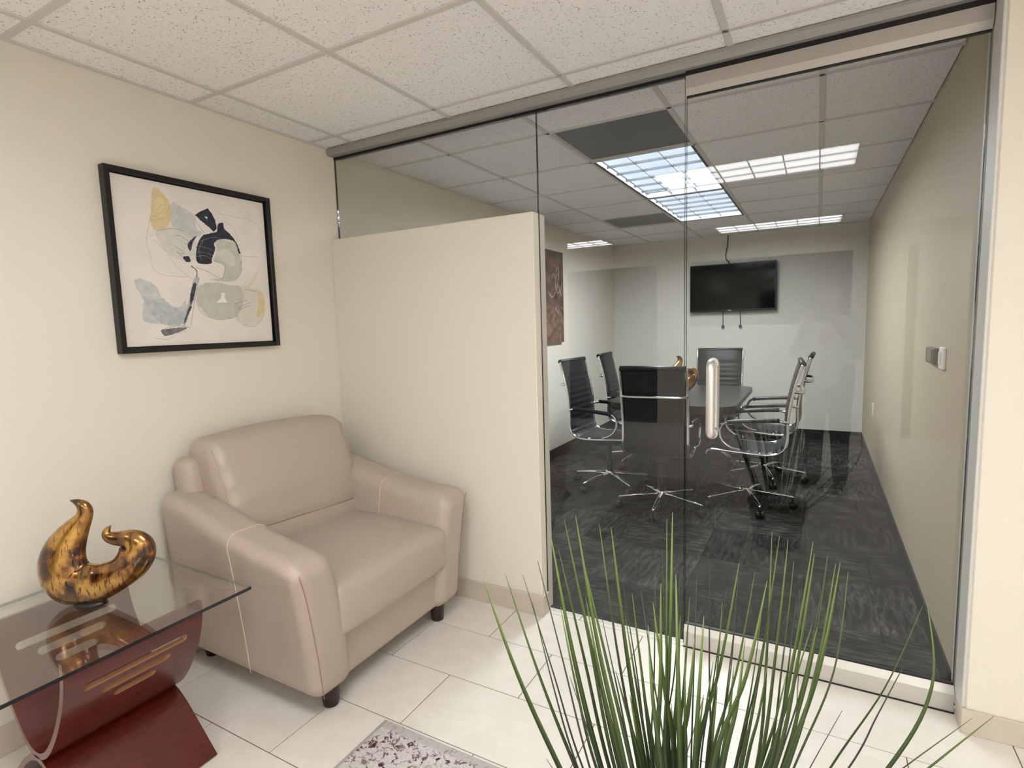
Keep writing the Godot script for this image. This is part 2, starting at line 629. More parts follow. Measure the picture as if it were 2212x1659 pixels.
func tee(root: Node3D, a: Vector3, b: Vector3) -> void:
	var size := (b - a).abs() + Vector3(0.024 if absf(b.x - a.x) < 0.01 else 0.0, 0.010, 0.024 if absf(b.z - a.z) < 0.01 else 0.0)
	part("ceiling_tee", boxm(size, 0.002), M.ceiling_grid, root, (a + b) / 2.0 + Vector3(0, 0.004, 0))

func grid_steps(lo: float, hi: float, first: float, pitch: float) -> Array:
	var out := [lo]
	var v := first
	while v < hi - 0.03:
		if v > lo + 0.03: out.append(v)
		v += pitch
	out.append(hi)
	return out

func build_shell() -> void:
	# ---- ceilings
	var c1 := holder("ceiling", "suspended ceiling of speckled white tiles over the reception area", "ceiling")
	part("ceiling_deck", span(Vector3(-2.7, CEIL + 0.14, -0.05), Vector3(5.7, CEIL + 0.24, 5.1)), M.pale, c1)
	var xs := grid_steps(0.0, 5.6, 0.1917, 0.6096)
	var zs := [0.0, 0.1760, 0.7842, 1.3945, 1.51]
	ceiling_cells(c1, xs, zs, [], 5)
	for x in xs.slice(1, -1): tee(c1, Vector3(x, CEIL, 0.05), Vector3(x, CEIL, 1.51))
	for z in zs.slice(1): tee(c1, Vector3(0.0, CEIL, z), Vector3(5.6, CEIL, z))
	var xr := grid_steps(-2.6, 5.6, -2.36, 0.61)
	var zr := [1.51, 2.12, 2.73, 3.2, 4.02, 4.63, 5.0]
	var lamps := [Rect2(1.30, 1.51, 1.22, 0.61), Rect2(1.30, 4.02, 1.22, 0.61), Rect2(-1.14, 4.02, 1.22, 0.61), Rect2(3.74, 4.02, 1.22, 0.61), Rect2(4.35, 2.12, 1.22, 0.61), Rect2(-2.7, 1.4, 2.7, 1.8)]
	ceiling_cells(c1, xr, zr, lamps, 9)
	for z in zr.slice(1, -1): tee(c1, Vector3(-2.6 if z > 3.19 else 0.0, CEIL, z), Vector3(5.6, CEIL, z))
	for x in xr.slice(1, -1):
		if absf(x - 1.91) > 0.1 and absf(x + 0.53) > 0.1 and absf(x - 4.35) > 0.1: tee(c1, Vector3(x, CEIL, 1.51 if x > 0.0 else 3.2), Vector3(x, CEIL, 5.0))
	part("ceiling_edge", span(Vector3(0.0, CEIL - 0.004, 0.05), Vector3(0.014, CEIL + 0.02, 1.6)), M.ceiling_grid, c1)
	var c2 := holder("ceiling", "suspended tile ceiling of the meeting room behind the glass", "ceiling")
	part("ceiling_deck", span(Vector3(-0.1, CEIL + 0.14, -4.75), Vector3(2.9, CEIL + 0.24, -0.05)), M.pale, c2)
	var xm := [0.0, 0.48, 1.09, 1.70, 2.31, 2.762]
	var zm := [-4.676, -4.055, -3.445, -2.835, -2.225, -1.615, -1.005, -0.395, 0.0]
	var skip := [Rect2(1.09, -3.445, 0.61, 2.44), Rect2(1.09, -1.005, 0.61, 0.61), Rect2(0.48, -3.445, 0.61, 0.61)]
	ceiling_cells(c2, xm, zm, skip, 2)
	for x in xm.slice(1, -1): tee(c2, Vector3(x, CEIL, -4.676), Vector3(x, CEIL, -0.06))
	for z in zm.slice(1, -1):
		if z in [-1.615, -2.835]:
			tee(c2, Vector3(0, CEIL, z), Vector3(1.09, CEIL, z))
			tee(c2, Vector3(1.70, CEIL, z), Vector3(2.762, CEIL, z))
		else: tee(c2, Vector3(0, CEIL, z), Vector3(2.762, CEIL, z))
	# two dark lay-in panels (return air)
	var dark := mat(Color(0.31, 0.32, 0.32), 0.45, 0.2)
	for q in [[Vector3(1.395, CEIL, -0.70), "square dark grey return air panel in the ceiling, just inside the glass"], [Vector3(0.785, CEIL, -3.14), "square dark grey return air panel in the ceiling, left of the far light"]]:
		var v := thing("return_air_panel", q[1], "ceiling panel", q[0], 0.0, "dark return air panels in the meeting room ceiling")
		part("face", boxm(Vector3(0.585, 0.006, 0.585), 0.002), dark, v, Vector3(0, 0.014, 0))
		var s := begin()
		for sg in [-1.0, 1.0]:
			cbox(s, Vector3(sg * 0.292, 0.012, 0), Vector3(0.012, 0.012, 0.596), 0.002)
			cbox(s, Vector3(0, 0.012, sg * 0.292), Vector3(0.572, 0.012, 0.012), 0.002)
		part("frame", done(s), M.ceiling_grid, v)
	# ---- floors
	var f1 := holder("floor", "reception floor of cream porcelain tiles laid in running bond", "floor")
	part("grout_bed", span(Vector3(-2.7, -0.12, 0.0), Vector3(5.7, -0.002, 5.1)), M.grout, f1)
	var cache := {}
	var n := 0
	for j in 18:
		var z0 := 0.021 + 0.2978 * (j - 1)
		var z1 := z0 + 0.2978
		var off := 1.085 if j % 2 == 1 else 1.389
		for i in range(-7, 9):
			var x0 := off + 0.601 * i
			var x1 := x0 + 0.601
			var lo := Vector2(maxf(x0, -2.6), maxf(z0, -0.03))
			var hi := Vector2(minf(x1, 5.6), minf(z1, 5.02))
			if hi.x - lo.x < 0.03 or hi.y - lo.y < 0.02: continue
			if hi.x < 0.0 and hi.y < 3.0: continue
			var key := "%.2f %.2f" % [hi.x - lo.x, hi.y - lo.y]
			if not cache.has(key): cache[key] = boxm(Vector3(hi.x - lo.x - 0.0034, 0.010, hi.y - lo.y - 0.0034), 0.0009)
			n = (n * 5 + 7 + i) % 89
			part("floor_tile", cache[key], M.floor_tiles[n % 3], f1, Vector3((lo.x + hi.x) / 2, -0.005, (lo.y + hi.y) / 2))
	var f2 := holder("floor", "meeting room floor of streaky charcoal carpet tiles laid quarter turned", "floor")
	part("subfloor", span(Vector3(-0.1, -0.12, -4.75), Vector3(2.9, -0.012, 0.0)), M.black_vinyl, f2)
	cache = {}
	for i in 6:
		for j in 10:
			var lo := Vector2(maxf(-0.24 + 0.5 * i, 0.0), maxf(-4.93 + 0.5 * j, -4.676))
			var hi := Vector2(minf(0.26 + 0.5 * i, 2.762), minf(-4.43 + 0.5 * j, -0.032))
			if hi.x - lo.x < 0.02 or hi.y - lo.y < 0.02: continue
			var key := "%.2f %.2f" % [hi.x - lo.x, hi.y - lo.y]
			if not cache.has(key): cache[key] = boxm(Vector3(hi.x - lo.x - 0.0012, 0.010, hi.y - lo.y - 0.0012), 0.001)
			part("carpet_tile", cache[key], M.carpets[((i + j) % 2) * 2 + ((i * 3 + j * 5) % 7) % 2], f2, Vector3((lo.x + hi.x) / 2, -0.006, (lo.y + hi.y) / 2))
	# ---- walls
	structure("wall_left", span(Vector3(-0.1, 0, -4.776), Vector3(0.0, CEIL + 0.14, 3.19)), M.cream, "long cream side wall that carries the framed abstract picture", "wall")
	structure("wall_back", span(Vector3(-0.1, 0, -4.776), Vector3(2.9, CEIL + 0.14, -4.676)), M.pale, "pale far wall of the meeting room behind the television", "wall")
	structure("wall_right", span(Vector3(2.762, 0, -4.676), Vector3(2.9, CEIL + 0.14, -0.06)), M.taupe, "taupe side wall of the meeting room with a switch plate", "wall")
	structure("wall_front", span(Vector3(2.768, 0, -0.06), Vector3(5.7, CEIL + 0.14, 0.108), 0.004), M.cream, "cream wall end at the right of the glass door", "wall")
	structure("wall_side", span(Vector3(5.6, 0, 0.1), Vector3(5.7, CEIL + 0.14, 5.1)), M.cream, "cream reception wall on the far right", "wall")
	structure("wall_bay", span(Vector3(-2.7, 0, 3.09), Vector3(-0.1, CEIL + 0.14, 3.19)), M.cream, "cream wall of the reception side bay", "wall")
	structure("wall_bay_end", span(Vector3(-2.7, 0, 3.19), Vector3(-2.6, CEIL + 0.14, 5.1)), M.cream, "cream end wall of the reception side bay", "wall")
	# rear wall with the dark openings that the glass mirrors
	var s := begin()
	var top := CEIL + 0.14
	cbox(s, Vector3(1.5, (2.08 + top) / 2, 5.05), Vector3(8.4, top - 2.08, 0.1))
	for q in [[-2.7, -1.2], [0.478, 0.87], [2.64, 3.14], [3.235, 5.7]]:
		cbox(s, Vector3((q[0] + q[1]) / 2, 1.04, 5.05), Vector3(q[1] - q[0], 2.08, 0.1))
	cbox(s, Vector3(1.755, 0.638, 5.07), Vector3(1.77, 1.276, 0.06))
	structure("wall_rear", done(s), M.cream, "cream rear wall of the reception with two wide dark openings", "wall")
	var dim := mat(Color(0.07, 0.07, 0.07), 0.8)  # the dark of the unlit corridor is put into the wall colour
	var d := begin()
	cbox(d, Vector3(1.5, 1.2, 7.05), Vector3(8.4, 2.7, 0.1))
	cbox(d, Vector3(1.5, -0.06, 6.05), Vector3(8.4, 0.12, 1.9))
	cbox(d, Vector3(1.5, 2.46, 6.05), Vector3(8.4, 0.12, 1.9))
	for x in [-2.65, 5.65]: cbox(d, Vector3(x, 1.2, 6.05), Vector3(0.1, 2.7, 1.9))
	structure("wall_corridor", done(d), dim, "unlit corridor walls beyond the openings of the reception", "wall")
	# half-height partition with glass above
	structure("wall_partition", span(Vector3(0.0, 0, -0.0589), Vector3(1.222, 1.8505, 0.0589), 0.003), M.cream, "cream partition wall, three quarters high, behind the armchair", "wall")
	# baseboards
	var b1 := holder("baseboard_front", "beige tile baseboard along the foot of the cream partition wall", "baseboard")
	for q in [[0.012, 0.126], [0.129, 0.731], [0.734, 1.232]]:
		part("baseboard_tile", span(Vector3(q[0], 0, 0.059), Vector3(q[1], 0.098, 0.070), 0.002), M.base_tile, b1)
	part("baseboard_tile", span(Vector3(1.222, 0, 0.006), Vector3(1.232, 0.098, 0.0588), 0.002), M.base_tile, b1)
	var b2 := holder("baseboard_left", "beige tile baseboard along the foot of the picture wall", "baseboard")
	for j in 6: part("baseboard_tile", span(Vector3(0.0, 0, 0.072 + 0.6 * j), Vector3(0.011, 0.098, minf(0.669 + 0.6 * j, 3.19)), 0.002), M.base_tile, b2)
	var b3 := holder("baseboard_right", "beige tile baseboard along the foot of the wall right of the door", "baseboard")
	part("baseboard_tile", span(Vector3(2.757, 0, 0.035), Vector3(2.768, 0.082, 0.109), 0.002), M.base_tile, b3)
	for j in 5: part("baseboard_tile", span(Vector3(2.757 + 0.602 * j, 0, 0.108), Vector3(minf(3.356 + 0.602 * j, 5.6), 0.082, 0.120), 0.002), M.base_tile, b3)
	for q in [["baseboard_back", Vector3(0.0, 0, -4.676), Vector3(2.762, 0.10, -4.668), "black vinyl baseboard along the far wall of the meeting room"], ["baseboard_meeting_left", Vector3(0.0, 0, -4.668), Vector3(0.008, 0.10, -0.06), "black vinyl baseboard along the left wall of the meeting room"], ["baseboard_meeting_right", Vector3(2.754, 0, -4.668), Vector3(2.762, 0.10, -0.06), "black vinyl baseboard along the taupe wall of the meeting room"]]:
		structure(q[0], span(q[1], q[2], 0.002), M.black_vinyl, q[3], "baseboard")

func build_glazing() -> void:
	# head channel along the ceiling
	var t := holder("trim_1", "grey aluminium head channel above the glass wall", "trim")
	var poly := PackedVector2Array([Vector2(-0.055, 0.0335), Vector2(-0.055, 0.012), Vector2(-0.046, 0.0), Vector2(-0.008, 0.0), Vector2(-0.008, 0.012), Vector2(0.008, 0.012), Vector2(0.008, 0.0), Vector2(0.046, 0.0), Vector2(0.057, 0.010), Vector2(0.060, 0.022), Vector2(0.060, 0.0335)])
	var s := begin()
	prism(s, poly, Vector3(0.0, 2.2895, 0.0), Vector3(0, 0, 1), Vector3.UP, Vector3(2.768, 0, 0))
	part("channel", done(s), M.metal, t)
	part("gasket", span(Vector3(0.002, 2.2785, -0.0085), Vector3(1.858, 2.296, 0.0085)), M.black, t)
	part("gasket", span(Vector3(1.860, 2.2725, -0.0235), Vector3(2.756, 2.2895, 0.0235)), M.black, t)
	# metal liner of the wall end beside the door
	structure("trim_2", span(Vector3(2.758, 0.083, -0.05), Vector3(2.7679, 2.2895, 0.1075), 0.002), M.jamb_metal, "grey aluminium jamb between the glass door and the wall end", "trim")
	# fixed panes
	var w1 := holder("window_1", "fixed glass pane above the cream partition wall", "window")
	part("pane", span(Vector3(0.004, 1.851, -0.005), Vector3(1.2195, 2.2783, 0.005)), M.glass, w1)
	part("pane_edge", span(Vector3(0.0012, 1.851, -0.0048), Vector3(0.0038, 2.2783, 0.0048)), M.glass_edge, w1)
	part("pane_edge", span(Vector3(1.2197, 1.851, -0.0048), Vector3(1.2208, 2.2783, 0.0048)), M.glass_edge, w1)
	var w2 := holder("window_2", "tall fixed glass pane between the partition wall and the door", "window")
	part("pane", span(Vector3(1.2235, 0.004, -0.005), Vector3(1.8535, 2.2783, 0.005)), M.glass, w2)
	part("pane_edge", span(Vector3(1.2222, 0.004, -0.0048), Vector3(1.2233, 2.2783, 0.0048)), M.glass_edge, w2)
	part("pane_edge", span(Vector3(1.8537, 0.004, -0.0048), Vector3(1.8550, 2.2783, 0.0048)), M.glass_edge, w2)
	# the door
	var d := holder("door_1", "frameless glass door with satin metal rails and a bar handle", "door")
	part("leaf", span(Vector3(1.8618, 0.05, -0.006), Vector3(2.7535, 2.24, 0.006)), M.glass, d)
	part("leaf_edge", span(Vector3(1.8600, 0.05, -0.0058), Vector3(1.8616, 2.24, 0.0058)), M.glass_edge, d)
	part("leaf_edge", span(Vector3(2.7537, 0.05, -0.0058), Vector3(2.7552, 2.24, 0.0058)), M.glass_edge, d)
	var lo := PackedVector2Array([Vector2(-0.023, 0), Vector2(0.023, 0), Vector2(0.023, 0.062), Vector2(0.0085, 0.088), Vector2(-0.0085, 0.088), Vector2(-0.023, 0.062)])
	var bs := begin()
	prism(bs, lo, Vector3(1.860, 0.005, 0), Vector3(0, 0, 1), Vector3.UP, Vector3(0.8955, 0, 0))
	part("bottom_rail", done(bs), M.rail_metal, d)
	var hi := PackedVector2Array([Vector2(-0.023, 0.067), Vector2(-0.023, 0.022), Vector2(-0.0085, 0.0), Vector2(0.0085, 0.0), Vector2(0.023, 0.022), Vector2(0.023, 0.067)])
	var ts := begin()
	prism(ts, hi, Vector3(1.860, 2.205, 0), Vector3(0, 0, 1), Vector3.UP, Vector3(0.8955, 0, 0))
	part("top_rail", done(ts), mat(Color(0.70, 0.68, 0.66), 0.42, 0.45), d)  # darker colour than the bottom rail, standing in for weaker grazing light
	part("gasket", span(Vector3(1.861, 0.0931, -0.0082), Vector3(2.755, 0.0975, 0.0082)), M.black, d)
	part("gasket", span(Vector3(1.861, 2.2005, -0.0082), Vector3(2.755, 2.2049, 0.0082)), M.black, d)
	part("threshold", span(Vector3(1.858, -0.001, -0.026), Vector3(2.757, 0.0042, 0.026)), M.black, d)
	for sg in [1.0, -1.0]:
		var p := [Vector3(1.963, 0.912, 0.006 * sg), Vector3(1.963, 0.912, 0.036 * sg), Vector3(1.963, 0.915, 0.046 * sg), Vector3(1.963, 0.922, 0.052 * sg), Vector3(1.963, 0.934, 0.055 * sg), Vector3(1.963, 1.168, 0.055 * sg), Vector3(1.963, 1.180, 0.052 * sg), Vector3(1.963, 1.187, 0.046 * sg), Vector3(1.963, 1.190, 0.036 * sg), Vector3(1.963, 1.190, 0.006 * sg)]
		var hs := begin(true)
		tube(hs, p, 0.0165, 16)
		var h := part("pull_handle", done(hs), M.brushed, d)
		var cs := begin()
		for y in [0.912, 1.190]: tube(cs, [Vector3(1.963, y, 0.006 * sg), Vector3(1.963, y, 0.010 * sg)], 0.021, 20)
		part("washer", done(cs), M.brushed, h)


# ---------------------------------------------------------------- reception
func build_lobby_things() -> void:
	build_picture()
	build_armchair()
	build_side_table()
	build_rug()

func build_picture() -> void:
	var n := 768
	var im := Image.create(n, n, false, Image.FORMAT_RGB8)
	im.fill(Color(0.90, 0.865, 0.835))
	var ns := noise(0.02, 91, 4)
	var navy := Color(0.10, 0.11, 0.17)
	var slate := Color(0.68, 0.71, 0.715)
	var sage := Color(0.72, 0.73, 0.68)
	var sand := Color(0.84, 0.75, 0.55)
	var line := Color(0.45, 0.45, 0.44)
	for y in range(0, n, 1):
		for x in range(0, n, 1):
			var v := ns.get_noise_2d(x * 0.25, y * 0.25)
			im.set_pixel(x, y, im.get_pixel(x, y).lerp(Color(0.86, 0.84, 0.81), clampf(0.3 + v, 0.0, 0.7)))
	wash(im, [0.336, 0.111, 0.405, 0.129, 0.475, 0.163, 0.485, 0.248, 0.525, 0.274, 0.447, 0.316, 0.378, 0.279, 0.327, 0.241], slate, 0.75, ns)
	wash(im, [0.22, 0.30, 0.33, 0.26, 0.46, 0.31, 0.48, 0.42, 0.40, 0.47, 0.28, 0.42], Color(0.77, 0.77, 0.74), 0.7, ns)
	wash(im, [0.226, 0.059, 0.246, 0.036, 0.274, 0.045, 0.315, 0.092, 0.328, 0.12, 0.33, 0.195, 0.294, 0.268, 0.226, 0.293, 0.2, 0.26, 0.208, 0.2], sand, 0.95, ns, 0.3)
	wash(im, [0.24, 0.11, 0.28, 0.09, 0.30, 0.15, 0.27, 0.21, 0.24, 0.19], Color(0.90, 0.83, 0.64), 0.7, ns)
	wash(im, [0.076, 0.602, 0.138, 0.598, 0.199, 0.639, 0.224, 0.699, 0.295, 0.758, 0.366, 0.757, 0.362, 0.812, 0.317, 0.876, 0.211, 0.867, 0.111, 0.851, 0.101, 0.799, 0.114, 0.725, 0.085, 0.652], slate, 0.85, ns, 0.6)
	wash(im, [0.12, 0.70, 0.30, 0.77, 0.37, 0.72, 0.35, 0.86, 0.20, 0.86], Color(0.62, 0.66, 0.68), 0.6, ns, 0.7)
	wash(im, [0.763, 0.61, 0.852, 0.614, 0.932, 0.637, 0.959, 0.718, 0.942, 0.809, 0.896, 0.873, 0.813, 0.895, 0.737, 0.863, 0.711, 0.811], Color(0.80, 0.785, 0.735), 0.75, ns)
	wash(im, [0.901, 0.647, 0.942, 0.654, 0.954, 0.718, 0.938, 0.8, 0.878, 0.828, 0.9, 0.737], sand, 0.9, ns)
	wash(im, [0.867, 0.542, 0.921, 0.494, 0.875, 0.577, 0.822, 0.615], Color(0.85, 0.79, 0.68), 0.8, ns)
	wash(im, [0.457, 0.634, 0.518, 0.598, 0.606, 0.593, 0.697, 0.604, 0.763, 0.61, 0.788, 0.678, 0.752, 0.784, 0.682, 0.828, 0.607, 0.841, 0.52, 0.82, 0.464, 0.763, 0.444, 0.699], sage, 0.95, ns, 0.3)
	wash(im, [0.608, 0.32, 0.654, 0.298, 0.708, 0.307, 0.755, 0.31, 0.779, 0.375, 0.793, 0.46, 0.785, 0.513, 0.738, 0.568, 0.643, 0.582, 0.555, 0.571, 0.636, 0.557, 0.658, 0.497, 0.652, 0.464, 0.581, 0.446, 0.613, 0.377], sage, 0.95, ns, 0.35)
	wash(im, [0.612, 0.385, 0.686, 0.36, 0.731, 0.389, 0.745, 0.464, 0.697, 0.469, 0.636, 0.424], Color(0.84, 0.83, 0.79), 0.85, ns)
	wash(im, [0.639, 0.197, 0.676, 0.187, 0.68, 0.22, 0.721, 0.255, 0.761, 0.301, 0.789, 0.374, 0.775, 0.376, 0.755, 0.31, 0.7, 0.292, 0.645, 0.299, 0.599, 0.329, 0.604, 0.369, 0.573, 0.438, 0.571, 0.463, 0.519, 0.476, 0.469, 0.464, 0.469, 0.409, 0.486, 0.343, 0.524, 0.29, 0.577, 0.267, 0.622, 0.253, 0.632, 0.226], navy, 1.0, ns, 0.12, 3.0)
	wash(im, [0.483, 0.162, 0.527, 0.131, 0.575, 0.106, 0.595, 0.127, 0.619, 0.171, 0.628, 0.227, 0.604, 0.255, 0.571, 0.227, 0.522, 0.195], navy, 1.0, ns, 0.1, 2.0, false)
	wash(im, [0.546, 0.163, 0.567, 0.16, 0.566, 0.18], Color(0.9, 0.87, 0.84), 1.0, ns, 0.0, 0.0, false)
	wash(im, [0.425, 0.343, 0.481, 0.296, 0.454, 0.339, 0.433, 0.397, 0.418, 0.375], navy, 0.95, ns, 0.2, 2.0)
	wash(im, [0.381, 0.441, 0.414, 0.434, 0.427, 0.452, 0.42, 0.469, 0.395, 0.467], navy, 0.95, ns, 0.2, 2.0)
	wash(im, [0.624, 0.659, 0.647, 0.658, 0.64, 0.692, 0.661, 0.725, 0.579, 0.727, 0.613, 0.697], Color(0.93, 0.90, 0.88), 1.0, ns, 0.0, 2.0, false)
	wash(im, [0.445, 0.562, 0.474, 0.568, 0.448, 0.634, 0.426, 0.715, 0.398, 0.764, 0.367, 0.852, 0.34, 0.884, 0.362, 0.805, 0.393, 0.716, 0.415, 0.644], Color(0.62, 0.64, 0.66), 0.9, ns, 0.3, 3.0)
	wash(im, [0.44, 0.60, 0.45, 0.62, 0.425, 0.70, 0.40, 0.745, 0.41, 0.66], navy, 0.95, ns, 0.3, 3.0)
	wash(im, [0.39, 0.76, 0.405, 0.76, 0.36, 0.85, 0.345, 0.86], navy, 0.8, ns, 0.3, 3.0)
	wash(im, [0.201, 0.905, 0.254, 0.895, 0.332, 0.888, 0.364, 0.896, 0.298, 0.923, 0.228, 0.941, 0.21, 0.929], Color(0.30, 0.30, 0.33), 0.9, ns, 0.3, 3.0)
	for q in [[0.5, 0.33, 0.60, 0.29, 0.66, 0.30], [0.48, 0.40, 0.54, 0.40, 0.60, 0.42], [0.47, 0.43, 0.53, 0.42, 0.59, 0.45], [0.49, 0.36, 0.56, 0.37, 0.60, 0.39], [0.50, 0.45, 0.49, 0.38, 0.53, 0.31]]:
		stroke(im, q, 1.3, Color(0.75, 0.75, 0.76), 0.8)
	for q in [[0.204, 0.208, 0.183, 0.292, 0.167, 0.367, 0.179, 0.439, 0.187, 0.513, 0.22, 0.555, 0.309, 0.568, 0.412, 0.564], [0.207, 0.355, 0.276, 0.414, 0.33, 0.5, 0.389, 0.55, 0.436, 0.579], [0.639, 0.127, 0.767, 0.131, 0.904, 0.139, 0.961, 0.196, 0.966, 0.284], [0.699, 0.175, 0.761, 0.225, 0.776, 0.282], [0.17, 0.30, 0.20, 0.33, 0.22, 0.28], [0.797, 0.395, 0.928, 0.391], [0.712, 0.80, 0.76, 0.87, 0.86, 0.89, 0.95, 0.80], [0.15, 0.95, 0.24, 0.96, 0.30, 0.93, 0.37, 0.91]]:
		stroke(im, q, 1.6, Color(0.68, 0.66, 0.62), 0.7)
	for q in [[0.233, 0.296, 0.332, 0.27, 0.394, 0.277], [0.442, 0.715, 0.455, 0.771, 0.494, 0.812, 0.58, 0.841, 0.672, 0.832, 0.74, 0.81], [0.734, 0.758, 0.845, 0.716], [0.717, 0.732, 0.816, 0.704], [0.73, 0.775, 0.84, 0.74], [0.80, 0.63, 0.90, 0.64], [0.483, 0.162, 0.484, 0.201, 0.511, 0.236, 0.538, 0.272], [0.46, 0.50, 0.53, 0.52, 0.627, 0.562, 0.652, 0.523, 0.66, 0.472, 0.581, 0.446], [0.79, 0.37, 0.795, 0.42, 0.78, 0.46], [0.332, 0.377, 0.369, 0.396, 0.391, 0.417, 0.367, 0.419, 0.344, 0.414, 0.381, 0.441], [0.344, 0.31, 0.375, 0.31, 0.421, 0.335, 0.428, 0.35, 0.396, 0.354], [0.201, 0.905, 0.27, 0.883, 0.333, 0.88, 0.388, 0.893], [0.474, 0.568, 0.43, 0.72, 0.39, 0.88]]:
		stroke(im, q, 1.5, line, 0.85)
	for q in [[0.203, 0.216, 0.263, 0.191, 0.305, 0.124, 0.266, 0.146, 0.241, 0.187, 0.309, 0.168, 0.32, 0.121], [0.21, 0.24, 0.26, 0.22, 0.32, 0.20], [0.23, 0.06, 0.22, 0.15, 0.205, 0.21]]:
		stroke(im, q, 1.2, Color(0.66, 0.60, 0.47), 0.8)
	stroke(im, [0.43, 0.495, 0.46, 0.52, 0.46, 0.56], 4.0, navy, 0.9)
	var art := mat(Color(1, 1, 1), 0.55)
	art.albedo_texture = tex(im)
	var t := thing("framed_picture", "square abstract picture in navy, sand and grey washes, in a deep black frame", "picture", Vector3(0.0, 1.298, 0.809))
	var w := 0.700
	var s := begin()
	var h := w / 2 - 0.028
	tri_uv(s, Vector3(0, -h, h), Vector3(0, h, h), Vector3(0, h, -h), Vector2(0, 1), Vector2(0, 0), Vector2(1, 0))
	tri_uv(s, Vector3(0, -h, h), Vector3(0, h, -h), Vector3(0, -h, -h), Vector2(0, 1), Vector2(1, 0), Vector2(1, 1))
	part("print", done(s), art, t, Vector3(0.018, 0.346, 0))
	part("backing", boxm(Vector3(0.012, w - 0.03, w - 0.03)), M.black_plastic, t, Vector3(0.0105, 0.346, 0))
	for sg in [-1.0, 1.0]:
		part("frame_bar", boxm(Vector3(0.036, 0.694, 0.020), 0.0015), M.black_plastic, t, Vector3(0.0185, 0.346, sg * (w / 2 - 0.010)))
		part("frame_bar", boxm(Vector3(0.036, 0.020, w - 0.0405), 0.0015), M.black_plastic, t, Vector3(0.0185, 0.346 + sg * 0.337, 0))

